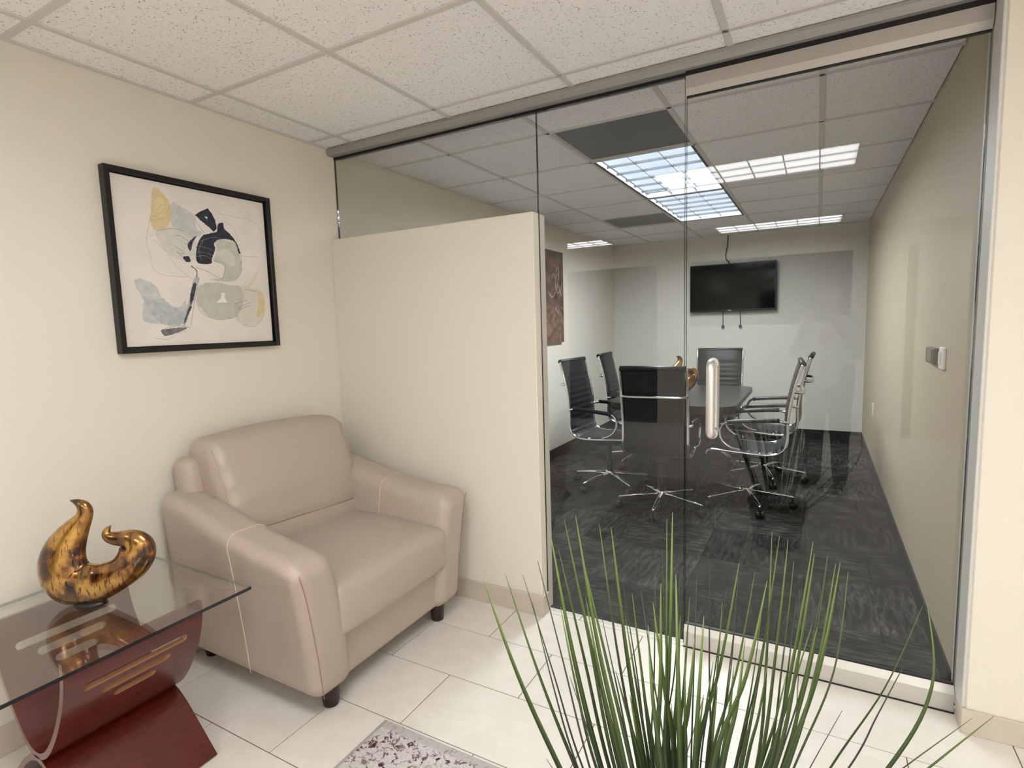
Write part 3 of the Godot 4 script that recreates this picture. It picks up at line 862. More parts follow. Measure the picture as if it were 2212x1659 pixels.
func build_armchair() -> void:
	var t := thing("armchair", "taupe leather armchair with sloping arms in the corner below the picture", "armchair", Vector3(0.0, 0, 0.625))
	# local axes: x forward from the wall, z across; centre at z = 0
	var low := func(p: Vector3) -> Vector3: return p
	part("base_frame", pad(Vector3(0.74, 0.19, 0.72), 0.022, null, 8, 2), M.leather, t, Vector3(0.452, 0.178, 0))
	for sg: float in [-1.0, 1.0]:
		var arm := func(p: Vector3) -> Vector3: return arm_shape(p, sg)
		var a := part("arm", pad(Vector3(0.82, 0.52, 0.175), 0.052, arm, 16, 4), M.leather, t)
		# seams: one round the arm part-way along, one down the front edge
		var ring := []
		for k in 41:
			var w := -0.5 + 1.0 * k / 40.0
			ring.append(arm_shape(arm_section(w, 0.05), sg))
		var ss := begin(true)
		tube(ss, ring, 0.0019, 5)
		part("stitching", done(ss), M.thread, a)
		var fr := []
		for k in 16:
			fr.append(arm_shape(Vector3(0.405, -0.25 + 0.49 * k / 15.0, -sg * -0.060), sg))
		var fs := begin(true)
		tube(fs, fr, 0.0016, 5)
		part("stitching", done(fs), M.seam, a)
	var back := func(p: Vector3) -> Vector3:
		var v := p
		v.x += 0.02 * (1.0 - (p.z / 0.4) * (p.z / 0.4)) * (p.y + 0.36) - 0.05 * (p.y / 0.36)
		return v
	part("back_frame", pad(Vector3(0.11, 0.72, 0.80), 0.045, back, 10, 3), M.leather, t, Vector3(0.115, 0.505, 0))
	var cush := func(p: Vector3) -> Vector3:
		var u := clampf(p.z / 0.385, -1, 1)
		var v := clampf(p.y / 0.26, -1, 1)
		var q := p
		var full := (1.0 - u * u * u * u) * (1.0 - v * v * 0.9)
		if p.x > 0.0:
			q.x += 0.038 * full
			q.x -= 0.007 * exp(-pow((p.y + 0.105 - 0.02 * u) / 0.012, 2.0))
		q.x -= 0.28 * p.y
		q.y += 0.022 * (1.0 - u * u) * (1.0 if p.y > 0.0 else 0.0)
		q.z *= 1.0 + 0.02 * v
		# gathers near the piped side edges
		q.x += 0.004 * sin(p.y * 70.0 + p.z * 24.0) * smoothstep(0.55, 0.95, absf(u)) * (1.0 if p.x > 0.0 else 0.0)
		return q
	var bc := part("back_cushion", pad(Vector3(0.18, 0.54, 0.70), 0.055, cush, 26, 4), M.leather, t, Vector3(0.195, 0.658, -0.012))
	for sg: float in [-1.0, 1.0]:
		var pp := []
		for k in 22: pp.append(cush.call(Vector3(0.073, -0.235 + 0.47 * k / 21.0, sg * 0.335)))
		var ps := begin(true)
		tube(ps, smooth_path(pp, 3), 0.003, 6)
		part("piping", done(ps), M.leather, bc)
	var sl := []
	for k in 26:
		var z := -0.325 + 0.65 * k / 25.0
		sl.append(cush.call(Vector3(0.09, -0.105 + 0.02 * z / 0.385, z)) + Vector3(0.0015, 0, 0))
	var sls := begin(true)
	tube(sls, sl, 0.0024, 5)
	part("seam", done(sls), M.seam, bc)
	var seat := func(p: Vector3) -> Vector3:
		var u := clampf(p.x / 0.32, -1, 1)
		var v := clampf(p.z / 0.32, -1, 1)
		var q := p
		if p.y > 0.0: q.y += 0.014 * (1.0 - u * u * u * u) * (1.0 - v * v * v * v)
		if p.x > 0.1: q.x += 0.020 * (1.0 - v * v * v * v) * (1.0 - pow(p.y / 0.1, 2.0)) * smoothstep(0.1, 0.32, p.x)
		q.y -= 0.02 * clampf(u, 0, 1)
		return q
	var sc := part("seat_cushion", pad(Vector3(0.64, 0.200, 0.668), 0.036, seat, 18, 4), M.leather, t, Vector3(0.545, 0.378, 0))
	for y: float in [0.068, -0.072]:
		var sp := []
		for k in 30: sp.append(seat.call(Vector3(0.312 if y > 0.0 else 0.314, y, -0.285 + 0.57 * k / 29.0)) + Vector3(0.0, 0.0, 0))
		var st := begin(true)
		tube(st, sp, 0.0045, 6)
		part("piping", done(st), M.leather, sc)
	for q in [[0.79, 0.325], [0.79, -0.325], [0.085, 0.325], [0.085, -0.325]]:
		var ls := begin(true)
		lathe(ls, [Vector2(0.0, 0.092), Vector2(0.037, 0.092), Vector2(0.036, 0.085), Vector2(0.028, 0.003), Vector2(0.023, 0.0), Vector2(0.0, 0.0)], 18)
		part("leg", done(ls), M.dark_wood, t, Vector3(q[0], 0, q[1]))

# a point round the arm's cross-section at distance x along it; w runs from -0.5 (inside foot) to 0.5 (outside foot)
func arm_section(w: float, x: float) -> Vector3:
	var a := absf(w) * 2.0
	var sgn := signf(w)
	if a < 0.15: return Vector3(x, 0.2610, sgn * 0.0355 * a / 0.15)
	if a < 0.4:
		var th := (a - 0.15) / 0.25 * PI / 2.0
		return Vector3(x, 0.208 + 0.0530 * cos(th), sgn * (0.0355 + 0.0530 * sin(th)))
	return Vector3(x, 0.208 - (a - 0.4) / 0.6 * 0.45, sgn * 0.0885)

func arm_shape(p: Vector3, sg: float) -> Vector3:
	var x := p.x + 0.41            # 0 at the wall .. 0.82 at the front
	var k := clampf(x / 0.82, 0.0, 1.0)
	var top := 0.755 - 0.145 * smoothstep(-0.15, 1.0, k) - 0.012 * sin(k * PI)
	var h := clampf((p.y + 0.26) / 0.52, 0.0, 1.0)
	var y := 0.078 + h * (top - 0.078)
	var outer := p.z * sg                      # positive on the outside
	var z := outer + 0.345 + 0.072 * h * h * (0.55 + 0.45 * k)
	if outer > 0.0: z += 0.018 * sin(h * PI) * 0.5
	# the top rolls outward and puffs at the front
	z += 0.012 * smoothstep(0.75, 1.0, k) * h
	var fx := x + 0.035
	fx += 0.018 * h * smoothstep(0.7, 1.0, k)
	y -= 0.020 * smoothstep(0.90, 1.0, k) * smoothstep(0.7, 1.0, h)
	return Vector3(fx, y, z * sg)

func build_side_table() -> void:
	# mahogany veneer end table: a slotted bowl on a tent-shaped foot, glass above
	var t := thing("side_table", "mahogany end table with a slotted curved base and a square glass top", "side table", Vector3(0.41, 0, 1.483))
	var bowl := []
	for q in [Vector2(0.222, 0.527), Vector2(0.216, 0.47), Vector2(0.196, 0.405), Vector2(0.160, 0.335), Vector2(0.110, 0.262), Vector2(0.055, 0.208), Vector2(0.0, 0.190), Vector2(-0.055, 0.208), Vector2(-0.110, 0.262), Vector2(-0.160, 0.335), Vector2(-0.196, 0.405), Vector2(-0.216, 0.47), Vector2(-0.222, 0.527)]: bowl.append(q)
	var path := smooth_path(bowl, 10)
	var total := 0.0
	var at := [0.0]
	for i in path.size() - 1:
		total += (path[i + 1] - path[i]).length()
		at.append(total)
	var slots := []
	for q in [[0.098, 0.140], [0.139, 0.094], [0.180, 0.058]]:
		slots.append(q)
		slots.append([total - q[0], q[1]])
	var bl := part("base_bowl", slotted(path, at, slots, 0.185, 0.018, 0), M.mahogany, t)
	var lit_lip_tan := mat(Color(0.62, 0.45, 0.31), 0.5)  # tan colour stands in for light caught on the slot lips
	for q in slots: part("slot_edge", slotted(path, at, [q], 0.185, 0.018, 1), lit_lip_tan, bl)
	var foot := smooth_path([Vector2(-0.232, 0.0), Vector2(-0.150, 0.078), Vector2(-0.070, 0.150), Vector2(0.0, 0.178), Vector2(0.070, 0.150), Vector2(0.150, 0.078), Vector2(0.232, 0.0)], 8)
	var fat := [0.0]
	for i in foot.size() - 1: fat.append(fat[i] + (foot[i + 1] - foot[i]).length())
	part("base_foot", slotted(foot, fat, [], 0.185, 0.018, 0), M.mahogany, t)
	for x in [-0.218, 0.218]:
		for z in [-0.15, 0.15]:
			var s := begin()
			tube(s, [Vector3(x, 0.5265, z), Vector3(x, 0.5298, z)], 0.008, 14)
			part("clear_bumper", done(s), M.table_glass, t)
	part("glass_top", boxm(Vector3(0.618, 0.010, 0.640)), M.table_glass, t, Vector3(0.002, 0.535, 0.019))
	var e := begin()
	cbox(e, Vector3(0.002 - 0.3096, 0.535, 0.019), Vector3(0.0012, 0.010, 0.6404))
	for sg in [-1.0, 1.0]: cbox(e, Vector3(0.002, 0.535, 0.019 + sg * 0.3206), Vector3(0.618, 0.010, 0.0012))
	part("glass_edge", done(e), M.glass_edge_pale, t)
	part("glass_front_edge", boxm(Vector3(0.0012, 0.010, 0.6404)), M.glass_rim, t, Vector3(0.3116, 0.535, 0.019))
	# the sculpture
	var c := thing("sculpture", "glossy gold and brown horn-shaped sculpture on the glass side table", "sculpture", Vector3(0.372, 0.5402, 1.478), atan2(0.519, 0.855))
	part("body", horn(), M.gold, c)
	var b := begin(true)
	lathe(b, [Vector2(0, 0.012), Vector2(0.040, 0.012), Vector2(0.044, 0.004), Vector2(0.044, 0.0), Vector2(0, 0.0)], 24, Vector3(-0.005, 0, 0), Vector2(1.1, 0.7))
	part("shade_pad", done(b), M.black_plastic, c)  # black disc put in for the shade under the horn

# a bent panel of thickness th along a profile in x-y, +-half wide in z, with round-ended slots [place along the profile, half length]
func slotted(path: Array, at: Array, slots: Array, half: float, th: float, which: int) -> ArrayMesh:
	var rows := []                                  # [distance, hole half length]
	var cuts := at.duplicate()
	var hw := 0.012
	for q in slots:
		for k in 9: cuts.append(q[0] + hw * sin(-PI / 2 + PI * k / 8.0))
	cuts.sort()
	for c: float in cuts:
		if rows.size() > 0 and c - rows[rows.size() - 1][0] < 0.0002: continue
		rows.append([c, 0.0])
	var s := begin()
	var pos := func(d: float) -> Array:
		var i := 0
		while i < at.size() - 2 and at[i + 1] < d: i += 1
		var k: float = clampf((d - at[i]) / (at[i + 1] - at[i]), 0.0, 1.0)
		var p: Vector2 = path[i].lerp(path[i + 1], k)
		var a: Vector2 = (path[mini(i + 1, path.size() - 1)] - path[maxi(i - 1, 0)]).normalized()
		var b: Vector2 = (path[mini(i + 2, path.size() - 1)] - path[i]).normalized()
		var t: Vector2 = a.lerp(b, k).normalized()
		return [p, Vector2(-t.y, t.x)]
	for i in rows.size() - 1:
		var d0: float = rows[i][0]
		var d1: float = rows[i + 1][0]
		var m := (d0 + d1) / 2.0
		var h0 := -1.0
		var h1 := -1.0
		for q in slots:
			if absf(m - q[0]) < hw:
				h0 = q[1] - hw + sqrt(maxf(hw * hw - pow(d0 - q[0], 2.0), 0.0))
				h1 = q[1] - hw + sqrt(maxf(hw * hw - pow(d1 - q[0], 2.0), 0.0))
		var a: Array = pos.call(d0)
		var b: Array = pos.call(d1)
		var f0: Vector2 = a[0] + a[1] * th / 2
		var f1: Vector2 = b[0] + b[1] * th / 2
		var k0: Vector2 = a[0] - a[1] * th / 2
		var k1: Vector2 = b[0] - b[1] * th / 2
		var mid := Vector3((f0.x + k1.x) / 2, (f0.y + k1.y) / 2, 0)
		var strips := [[-half, -half, half, half]] if h0 < 0.0 else [[-half, -half, -h0, -h1], [h0, h1, half, half]]
		if which == 1 and h0 >= 0.0:
			for q in slots:
				for e: float in [d0, d1]:
					if absf(absf(e - q[0]) - hw) < 0.0004:
						var g: Array = pos.call(e)
						var g0: Vector2 = g[0] + g[1] * th / 2
						var g1: Vector2 = g[0] - g[1] * th / 2
						var hl: float = q[1] - hw
						quad_out(s, Vector3(g0.x, g0.y, -hl), Vector3(g0.x, g0.y, hl), Vector3(g1.x, g1.y, hl), Vector3(g1.x, g1.y, -hl), mid)
		for z in strips:
			for side in (2 if which == 0 else 0):
				var p := f0 if side == 0 else k0
				var q := f1 if side == 0 else k1
				var inside := mid
				inside.z = (z[0] + z[2]) / 2
				quad_out(s, Vector3(p.x, p.y, z[0]), Vector3(q.x, q.y, z[1]), Vector3(q.x, q.y, z[3]), Vector3(p.x, p.y, z[2]), inside)
			for side in 2:
				if (absf(z[0 if side == 0 else 2]) > half - 0.001) != (which == 0): continue
				var za: float = z[0] if side == 0 else z[2]
				var zb: float = z[1] if side == 0 else z[3]
				var inside := mid
				inside.z = (z[0] + z[2]) / 2
				quad_out(s, Vector3(f0.x, f0.y, za), Vector3(f1.x, f1.y, zb), Vector3(k1.x, k1.y, zb), Vector3(k0.x, k0.y, za), inside)
	for e in (2 if which == 0 else 0):
		var d: float = rows[0][0] if e == 0 else rows[rows.size() - 1][0]
		var a: Array = pos.call(d)
		var f: Vector2 = a[0] + a[1] * th / 2
		var k: Vector2 = a[0] - a[1] * th / 2
		var nxt: Array = pos.call(d + (0.01 if e == 0 else -0.01))
		quad_out(s, Vector3(f.x, f.y, -half), Vector3(f.x, f.y, half), Vector3(k.x, k.y, half), Vector3(k.x, k.y, -half), Vector3(nxt[0].x, nxt[0].y, 0))
	return done(s)

func horn() -> ArrayMesh:
	var k := 0.000234
	var raw := [[1008, 72, 6], [1050, 84, 26], [1110, 108, 52], [1160, 150, 76], [1180, 205, 86], [1165, 270, 94], [1118, 345, 112], [1045, 435, 145], [965, 540, 180], [890, 660, 214], [838, 790, 246], [822, 920, 272], [850, 1040, 282], [930, 1120, 276], [1040, 1150, 252], [1160, 1150, 238], [1290, 1130, 214], [1420, 1085, 196], [1540, 1030, 186], [1640, 965, 188], [1725, 880, 196], [1785, 780, 200], [1800, 700, 188], [1770, 640, 158], [1705, 600, 124], [1620, 588, 100], [1530, 582, 86], [1462, 562, 76], [1424, 525, 62], [1426, 482, 44], [1452, 445, 27], [1478, 418, 10], [1486, 406, 3]]
	var pts := []
	var rad := []
	for q in raw:
		pts.append(Vector3((q[0] - 1140) * k, (1424 - q[1]) * k * 1.05, 0))
		rad.append(Vector2(q[2] * k * (1.0 + 0.16 * clampf(q[2] / 220.0, 0.0, 1.0)), 0))
	var p := smooth_path(pts, 4)
	var r := smooth_path(rad, 4)
	var s := begin(true)
	var rings := []
	var sides := 28
	for i in p.size():
		var t: Vector3 = (p[mini(i + 1, p.size() - 1)] - p[maxi(i - 1, 0)]).normalized()
		var n := Vector3(-t.y, t.x, 0)
		var ring := []
		var rr: float = r[i].x
		for j in sides:
			var w := TAU * j / sides
			ring.append(p[i] + n * cos(w) * rr + Vector3(0, 0, 1) * sin(w) * rr * lerpf(0.95, 0.56, clampf(rr / 0.06, 0, 1)))
		rings.append(ring)
	for i in rings.size() - 1:
		for j in sides:
			var j2 := (j + 1) % sides
			quad(s, rings[i][j2], rings[i + 1][j2], rings[i + 1][j], rings[i][j])
	return done(s)

func build_rug() -> void:
	var n := 1024
	var im := Image.create(n, n, false, Image.FORMAT_RGB8)
	var a := noise(0.016, 101, 3)
	var b := noise(0.05, 102, 3)
	var c := noise(0.008, 103, 2)
	var dx := noise(0.03, 104, 2)
	for y in n:
		for x in n:
			# mirrored about a repeat so that the damask reads as an ornament
			var u := absf(fposmod(x + 60.0, 400.0) - 200.0) + dx.get_noise_2d(x, y) * 16.0
			var v := absf(fposmod(y + 40.0, 520.0) - 260.0) + dx.get_noise_2d(y + 900.0, x) * 16.0
			var k := absf(a.get_noise_2d(u * 1.15, v * 1.15)) * 2.1
			var w := clampf((0.26 - k) * 9.0, 0.0, 1.0)
			w *= clampf(0.75 + 2.0 * b.get_noise_2d(x, y), 0.0, 1.0)
			var strong := clampf(0.50 + 1.6 * c.get_noise_2d(x * 1.5, y * 1.5), 0.0, 1.0)
			if x < 150: strong = clampf(strong + 0.5, 0, 1)
			var ink := Color(0.47, 0.42, 0.40).lerp(Color(0.27, 0.17, 0.165), strong)
			var g := Color(0.80, 0.775, 0.76).lerp(Color(0.72, 0.70, 0.69), clampf(0.5 + b.get_noise_2d(y * 2.0, x * 2.0), 0, 1))
			g = g.lerp(ink, w * (0.45 + 0.5 * strong))
			if y < 26: g = g.lerp(Color(0.68, 0.66, 0.645), 0.75)
			if x < 10: g = g.lerp(Color(0.62, 0.60, 0.59), 0.8)
			im.set_pixel(x, y, g)
	var m := mat(Color(1, 1, 1), 0.95, 0.0, 0.15)
	m.albedo_texture = tex(im)
	bump(m, tex(noise_image(512, 0.3, 105, 2)), 0.15)
	var s := begin()
	var lo := Vector3(1.033, 0.0, 0.931)
	var hi := Vector3(1.96, 0.007, 2.45)
	tri_uv(s, Vector3(lo.x, hi.y, lo.z), Vector3(hi.x, hi.y, lo.z), Vector3(hi.x, hi.y, hi.z), Vector2(0, 0), Vector2(0.764, 0), Vector2(0.764, 1.25))
	tri_uv(s, Vector3(lo.x, hi.y, lo.z), Vector3(hi.x, hi.y, hi.z), Vector3(lo.x, hi.y, hi.z), Vector2(0, 0), Vector2(0.764, 1.25), Vector2(0, 1.25))
	s.set_uv(Vector2(0.005, 0.005))
	var mid := (lo + hi) / 2
	quad_out(s, Vector3(lo.x, lo.y, lo.z), Vector3(hi.x, lo.y, lo.z), Vector3(hi.x, hi.y, lo.z), Vector3(lo.x, hi.y, lo.z), mid)
	quad_out(s, Vector3(lo.x, lo.y, hi.z), Vector3(hi.x, lo.y, hi.z), Vector3(hi.x, hi.y, hi.z), Vector3(lo.x, hi.y, hi.z), mid)
	quad_out(s, Vector3(lo.x, lo.y, lo.z), Vector3(lo.x, lo.y, hi.z), Vector3(lo.x, hi.y, hi.z), Vector3(lo.x, hi.y, lo.z), mid)
	quad_out(s, Vector3(hi.x, lo.y, lo.z), Vector3(hi.x, lo.y, hi.z), Vector3(hi.x, hi.y, hi.z), Vector3(hi.x, hi.y, lo.z), mid)
	var o := part("rug", done(s), m, self)
	tag(o, "pale grey rug with a worn brown damask pattern on the tile floor", "rug")

# ---------------------------------------------------------------- meeting room
func build_meeting_room() -> void:
	build_table()
	build_chairs()
	# television
	var t := thing("television", "black flat television hanging on the far wall of the meeting room", "television", Vector3(1.438, 1.448, -4.676))
	part("body", boxm(Vector3(0.93, 0.545, 0.055), 0.004), M.black_plastic, t, Vector3(0, 0.2725, 0.055))
	var scr := mat(Color(0.012, 0.013, 0.016), 0.08, 0.0, 0.5)
	part("screen", boxm(Vector3(0.906, 0.516, 0.002)), scr, t, Vector3(0, 0.278, 0.0832))
	part("wall_mount", boxm(Vector3(0.40, 0.25, 0.029)), M.black_plastic, t, Vector3(0, 0.27, 0.0145))
	part("logo_bar", boxm(Vector3(0.042, 0.007, 0.0015)), mat(Color(0.75, 0.76, 0.78), 0.4), t, Vector3(-0.02, 0.0105, 0.0833))
	var cab := begin(true)
	tube(cab, smooth_path([Vector3(1.383, 2.322, -4.668), Vector3(1.378, 2.22, -4.667), Vector3(1.362, 2.11, -4.666), Vector3(1.366, 2.05, -4.664), Vector3(1.392, 2.02, -4.658), Vector3(1.41, 1.985, -4.640)], 6), 0.006, 8)
	tag(part("cable", done(cab), M.black_plastic, self), "black cable dropping from the ceiling to the top of the television", "cable")
	var blue := mat(Color(0.10, 0.16, 0.30), 0.5)
	for q in [[1.338, "thin hanging cord with a blue end below the television, the left one"], [1.528, "thin hanging cord with a blue end below the television, the right one"]]:
		var c := thing("hanging_cord", q[1], "cord", Vector3(q[0], 1.265, -4.655), 0.0, "cords with blue ends under the television")
		var cs := begin(true)
		tube(cs, [Vector3(0, 0.0, 0), Vector3(0.001, 0.09, 0), Vector3(0, 0.19, 0.02)], 0.0035, 6)
		part("cord", done(cs), M.black_plastic, c)
		var ps := begin()
		tube(ps, [Vector3(0, 0.006, -0.010), Vector3(0, 0.006, 0.012)], 0.018, 6)
		part("plug", done(ps), blue, c)
	# canvas on the left wall, brown wash with pale looping lines
	var n := 384
	var im := Image.create(n, n, false, Image.FORMAT_RGB8)
	var a := noise(0.012, 201, 4)
	var b := noise(0.03, 202, 3)
	for y in n:
		for x in n:
			var v := 0.5 + 0.9 * a.get_noise_2d(x, y * 1.4)
			var c := Color(0.19, 0.12, 0.10).lerp(Color(0.45, 0.33, 0.27), clampf(v + 0.0, 0, 1))
			if y > 230: c = c.lerp(Color(0.55, 0.40, 0.33), clampf(0.35 + b.get_noise_2d(x, y), 0, 0.7))
			im.set_pixel(x, y, c)
	var cream := Color(0.82, 0.76, 0.70)
	for q in [[0.80, 0.22, 0.86, 0.17, 0.88, 0.24, 0.84, 0.36, 0.80, 0.42, 0.79, 0.34, 0.82, 0.24], [0.80, 0.42, 0.86, 0.45, 0.93, 0.40, 0.97, 0.32], [0.86, 0.36, 0.90, 0.42, 0.93, 0.48], [0.70, 0.30, 0.74, 0.24, 0.78, 0.30], [0.60, 0.45, 0.70, 0.50, 0.78, 0.44], [0.78, 0.62, 0.88, 0.72, 0.99, 0.80], [0.20, 0.40, 0.35, 0.30, 0.50, 0.42, 0.42, 0.55], [0.89, 0.90, 0.90, 0.94]]:
		stroke(im, q, 2.4, cream, 1.0)
	stroke(im, [0.76, 0.66, 0.86, 0.70, 0.95, 0.80], 3.0, Color(0.13, 0.08, 0.07), 0.9)
	var cm := mat(Color(1, 1, 1), 0.7)
	cm.albedo_texture = tex(im)
	var p := thing("canvas_picture", "brown canvas with pale looping lines on the left wall of the meeting room", "picture", Vector3(0.0, 1.175, -2.53))
	part("stretcher", boxm(Vector3(0.034, 0.90, 0.90), 0.002), mat(Color(0.20, 0.13, 0.11), 0.7), p, Vector3(0.017, 0.45, 0))
	var s := begin()
	tri_uv(s, Vector3(0, 0, 0.449), Vector3(0, 0.898, 0.449), Vector3(0, 0.898, -0.449), Vector2(0, 1), Vector2(0, 0), Vector2(1, 0))
	tri_uv(s, Vector3(0, 0, 0.449), Vector3(0, 0.898, -0.449), Vector3(0, 0, -0.449), Vector2(0, 1), Vector2(1, 0), Vector2(1, 1))
	part("canvas", done(s), cm, p, Vector3(0.0345, 0.001, 0))
	# switch, sensor (a reflection given a body) and outlet on the taupe wall
	var sw := thing("switch_plate", "white light switch plate on the taupe wall, seen edge on", "switch", Vector3(2.762, 1.135, -0.49))
	part("plate", boxm(Vector3(0.012, 0.088, 0.082), 0.003), M.white_plastic, sw, Vector3(-0.006, 0.044, 0))
	part("rocker", boxm(Vector3(0.006, 0.052, 0.030), 0.002), M.white_plastic, sw, Vector3(-0.0145, 0.044, 0))
	var th := thing("wall_reflection", "box standing for a brownish reflection on the taupe wall just behind the white switch plate", "reflection_box", Vector3(2.762, 1.146, -0.68))
	part("case", boxm(Vector3(0.022, 0.066, 0.17), 0.003), mat(Color(0.37, 0.34, 0.28), 0.5), th, Vector3(-0.011, 0.033, 0))
	part("cover", boxm(Vector3(0.004, 0.050, 0.09), 0.001), mat(Color(0.46, 0.42, 0.35), 0.4), th, Vector3(-0.0235, 0.033, 0.02))
	var ou := thing("wall_outlet", "white outlet plate low on the taupe wall near its far corner", "outlet", Vector3(2.762, 0.475, -3.42))
	part("plate", boxm(Vector3(0.007, 0.115, 0.072), 0.002), M.white_plastic, ou, Vector3(-0.0035, 0.0575, 0))
	for y in [0.036, 0.079]:
		part("socket", boxm(Vector3(0.003, 0.028, 0.032), 0.001), mat(Color(0.80, 0.80, 0.78), 0.4), ou, Vector3(-0.008, y, 0))
	var fb := thing("floor_box", "small black floor outlet box set in the carpet", "floor outlet", Vector3(2.45, -0.001, -2.58))
	part("lid", boxm(Vector3(0.12, 0.006, 0.12), 0.002), M.black_plastic, fb, Vector3(0, 0.003, 0))
	part("lid_ring", boxm(Vector3(0.085, 0.003, 0.085), 0.001), M.black_vinyl, fb, Vector3(0, 0.0072, 0))
	# the second horn, on the table
	var hs := thing("sculpture", "gold and brown horn-shaped sculpture standing on the meeting table", "sculpture", Vector3(1.37, 0.7502, -2.16), 1.0)
	part("body", horn(), M.gold, hs)
	var fp := begin(true)
	lathe(fp, [Vector2(0, 0.012), Vector2(0.040, 0.012), Vector2(0.044, 0.004), Vector2(0.044, 0.0), Vector2(0, 0.0)], 20, Vector3(-0.005, 0, 0), Vector2(1.1, 0.7))
	part("shade_pad", done(fp), M.black_plastic, hs)  # again a black disc in place of shade beneath the body

func rounded_rect(w: float, l: float, r: float, steps := 6) -> PackedVector2Array:
	var out := PackedVector2Array()
	for c in 4:
		var o := Vector2((w / 2 - r) * (1 if c in [0, 3] else -1), (l / 2 - r) * (1 if c < 2 else -1))
		for k in steps + 1:
			var a := PI / 2 * (c + float(k) / steps)
			out.append(o + Vector2(cos(a), sin(a)) * r)
	return out

func build_table() -> void:
	var t := thing("conference_table", "dark brown meeting table with a bowed edge and tapering pedestal among the black chairs", "table", Vector3(1.36, 0, -2.43))
	var poly := PackedVector2Array()
	for p in rounded_rect(0.92, 1.36, 0.13): poly.append(Vector2(p.x * (1.0 + 0.05 * (1.0 - pow(p.y / 0.68, 2.0))), p.y))
	var s := begin()
	prism(s, poly, Vector3(0, 0.712, 0), Vector3(1, 0, 0), Vector3(0, 0, 1), Vector3(0, 0.038, 0))
	part("table_top", done(s), M.espresso, t)
	var u := begin()
	var lowr := PackedVector2Array()
	for p in poly: lowr.append(p * 0.965)
	prism(u, lowr, Vector3(0, 0.690, 0), Vector3(1, 0, 0), Vector3(0, 0, 1), Vector3(0, 0.022, 0))
	part("edge_band", done(u), mat(Color(0.07, 0.063, 0.06), 0.4), t)
	# pedestal: four tapering panels
	var top := Vector2(0.30, 0.48)
	var bot := Vector2(0.15, 0.32)
	for k in 4:
		var ps := begin()
		var a := Vector3(-1, 0, 1) if k == 0 else Vector3(1, 0, 1) if k == 1 else Vector3(1, 0, -1) if k == 2 else Vector3(-1, 0, -1)
		var b := Vector3(1, 0, 1) if k == 0 else Vector3(1, 0, -1) if k == 1 else Vector3(-1, 0, -1) if k == 2 else Vector3(-1, 0, 1)
		var y0 := 0.05
		var y1 := 0.690
		var prev := []
		for i in 9:
			var f := i / 8.0
			var w := bot.lerp(top, f * f * 0.55 + f * 0.45)
			var y := lerpf(y0, y1, f)
			var p := Vector3(a.x * w.x, y, a.z * w.y)
			var q := Vector3(b.x * w.x, y, b.z * w.y)
			if i > 0: quad_out(ps, prev[0], prev[1], q, p, Vector3(0, y, 0))
			prev = [p, q]
		part("pedestal_panel", done(ps), M.espresso, t)
	part("plinth", boxm(Vector3(0.29, 0.05, 0.62), 0.004), M.black_vinyl, t, Vector3(0, 0.025, 0))

func build_chairs() -> void:
	var c := make_chair()
	var places := [
		[Vector3(0.83, 0, -2.05), PI / 2 - 0.10, "black ribbed office chair at the table's left side, nearer the glass"],
		[Vector3(0.845, 0, -2.88), PI / 2 + 0.06, "black ribbed office chair at the table's left side, farther from the glass"],
		[Vector3(1.355, 0, -1.67), PI + 0.05, "black office chair with its back to the glass at the table's near end"],
		[Vector3(1.455, 0, -3.33), 0.0, "black ribbed office chair facing the glass at the table's far end"],
		[Vector3(1.893, 0, -2.0), -PI / 2 + 0.06, "black ribbed office chair at the table's right side, nearer the glass"],
		[Vector3(1.95, 0, -2.76), -PI / 2 - 0.03, "black ribbed office chair at the table's right side, farther from the glass"],
	]
	for i in places.size():
		var q: Array = places[i]
		var o: Node3D = c
		if i == 0:
			c.position = q[0]
			c.rotation.y = q[1]
			c.set_meta("label", q[2])
		else: o = copy(c, q[2], q[0], q[1])

# side profile of the sling, from the front of the seat to the top of the back (z forward, y up)
func sling() -> Array:
	var raw := [Vector2(0.262, 0.405), Vector2(0.255, 0.432), Vector2(0.222, 0.446), Vector2(0.12, 0.440), Vector2(0.0, 0.430), Vector2(-0.12, 0.425), Vector2(-0.19, 0.436), Vector2(-0.235, 0.472), Vector2(-0.252, 0.53), Vector2(-0.252, 0.62), Vector2(-0.256, 0.70), Vector2(-0.272, 0.80), Vector2(-0.298, 0.92), Vector2(-0.326, 1.02), Vector2(-0.334, 1.046)]
	return smooth_path(raw, 8)

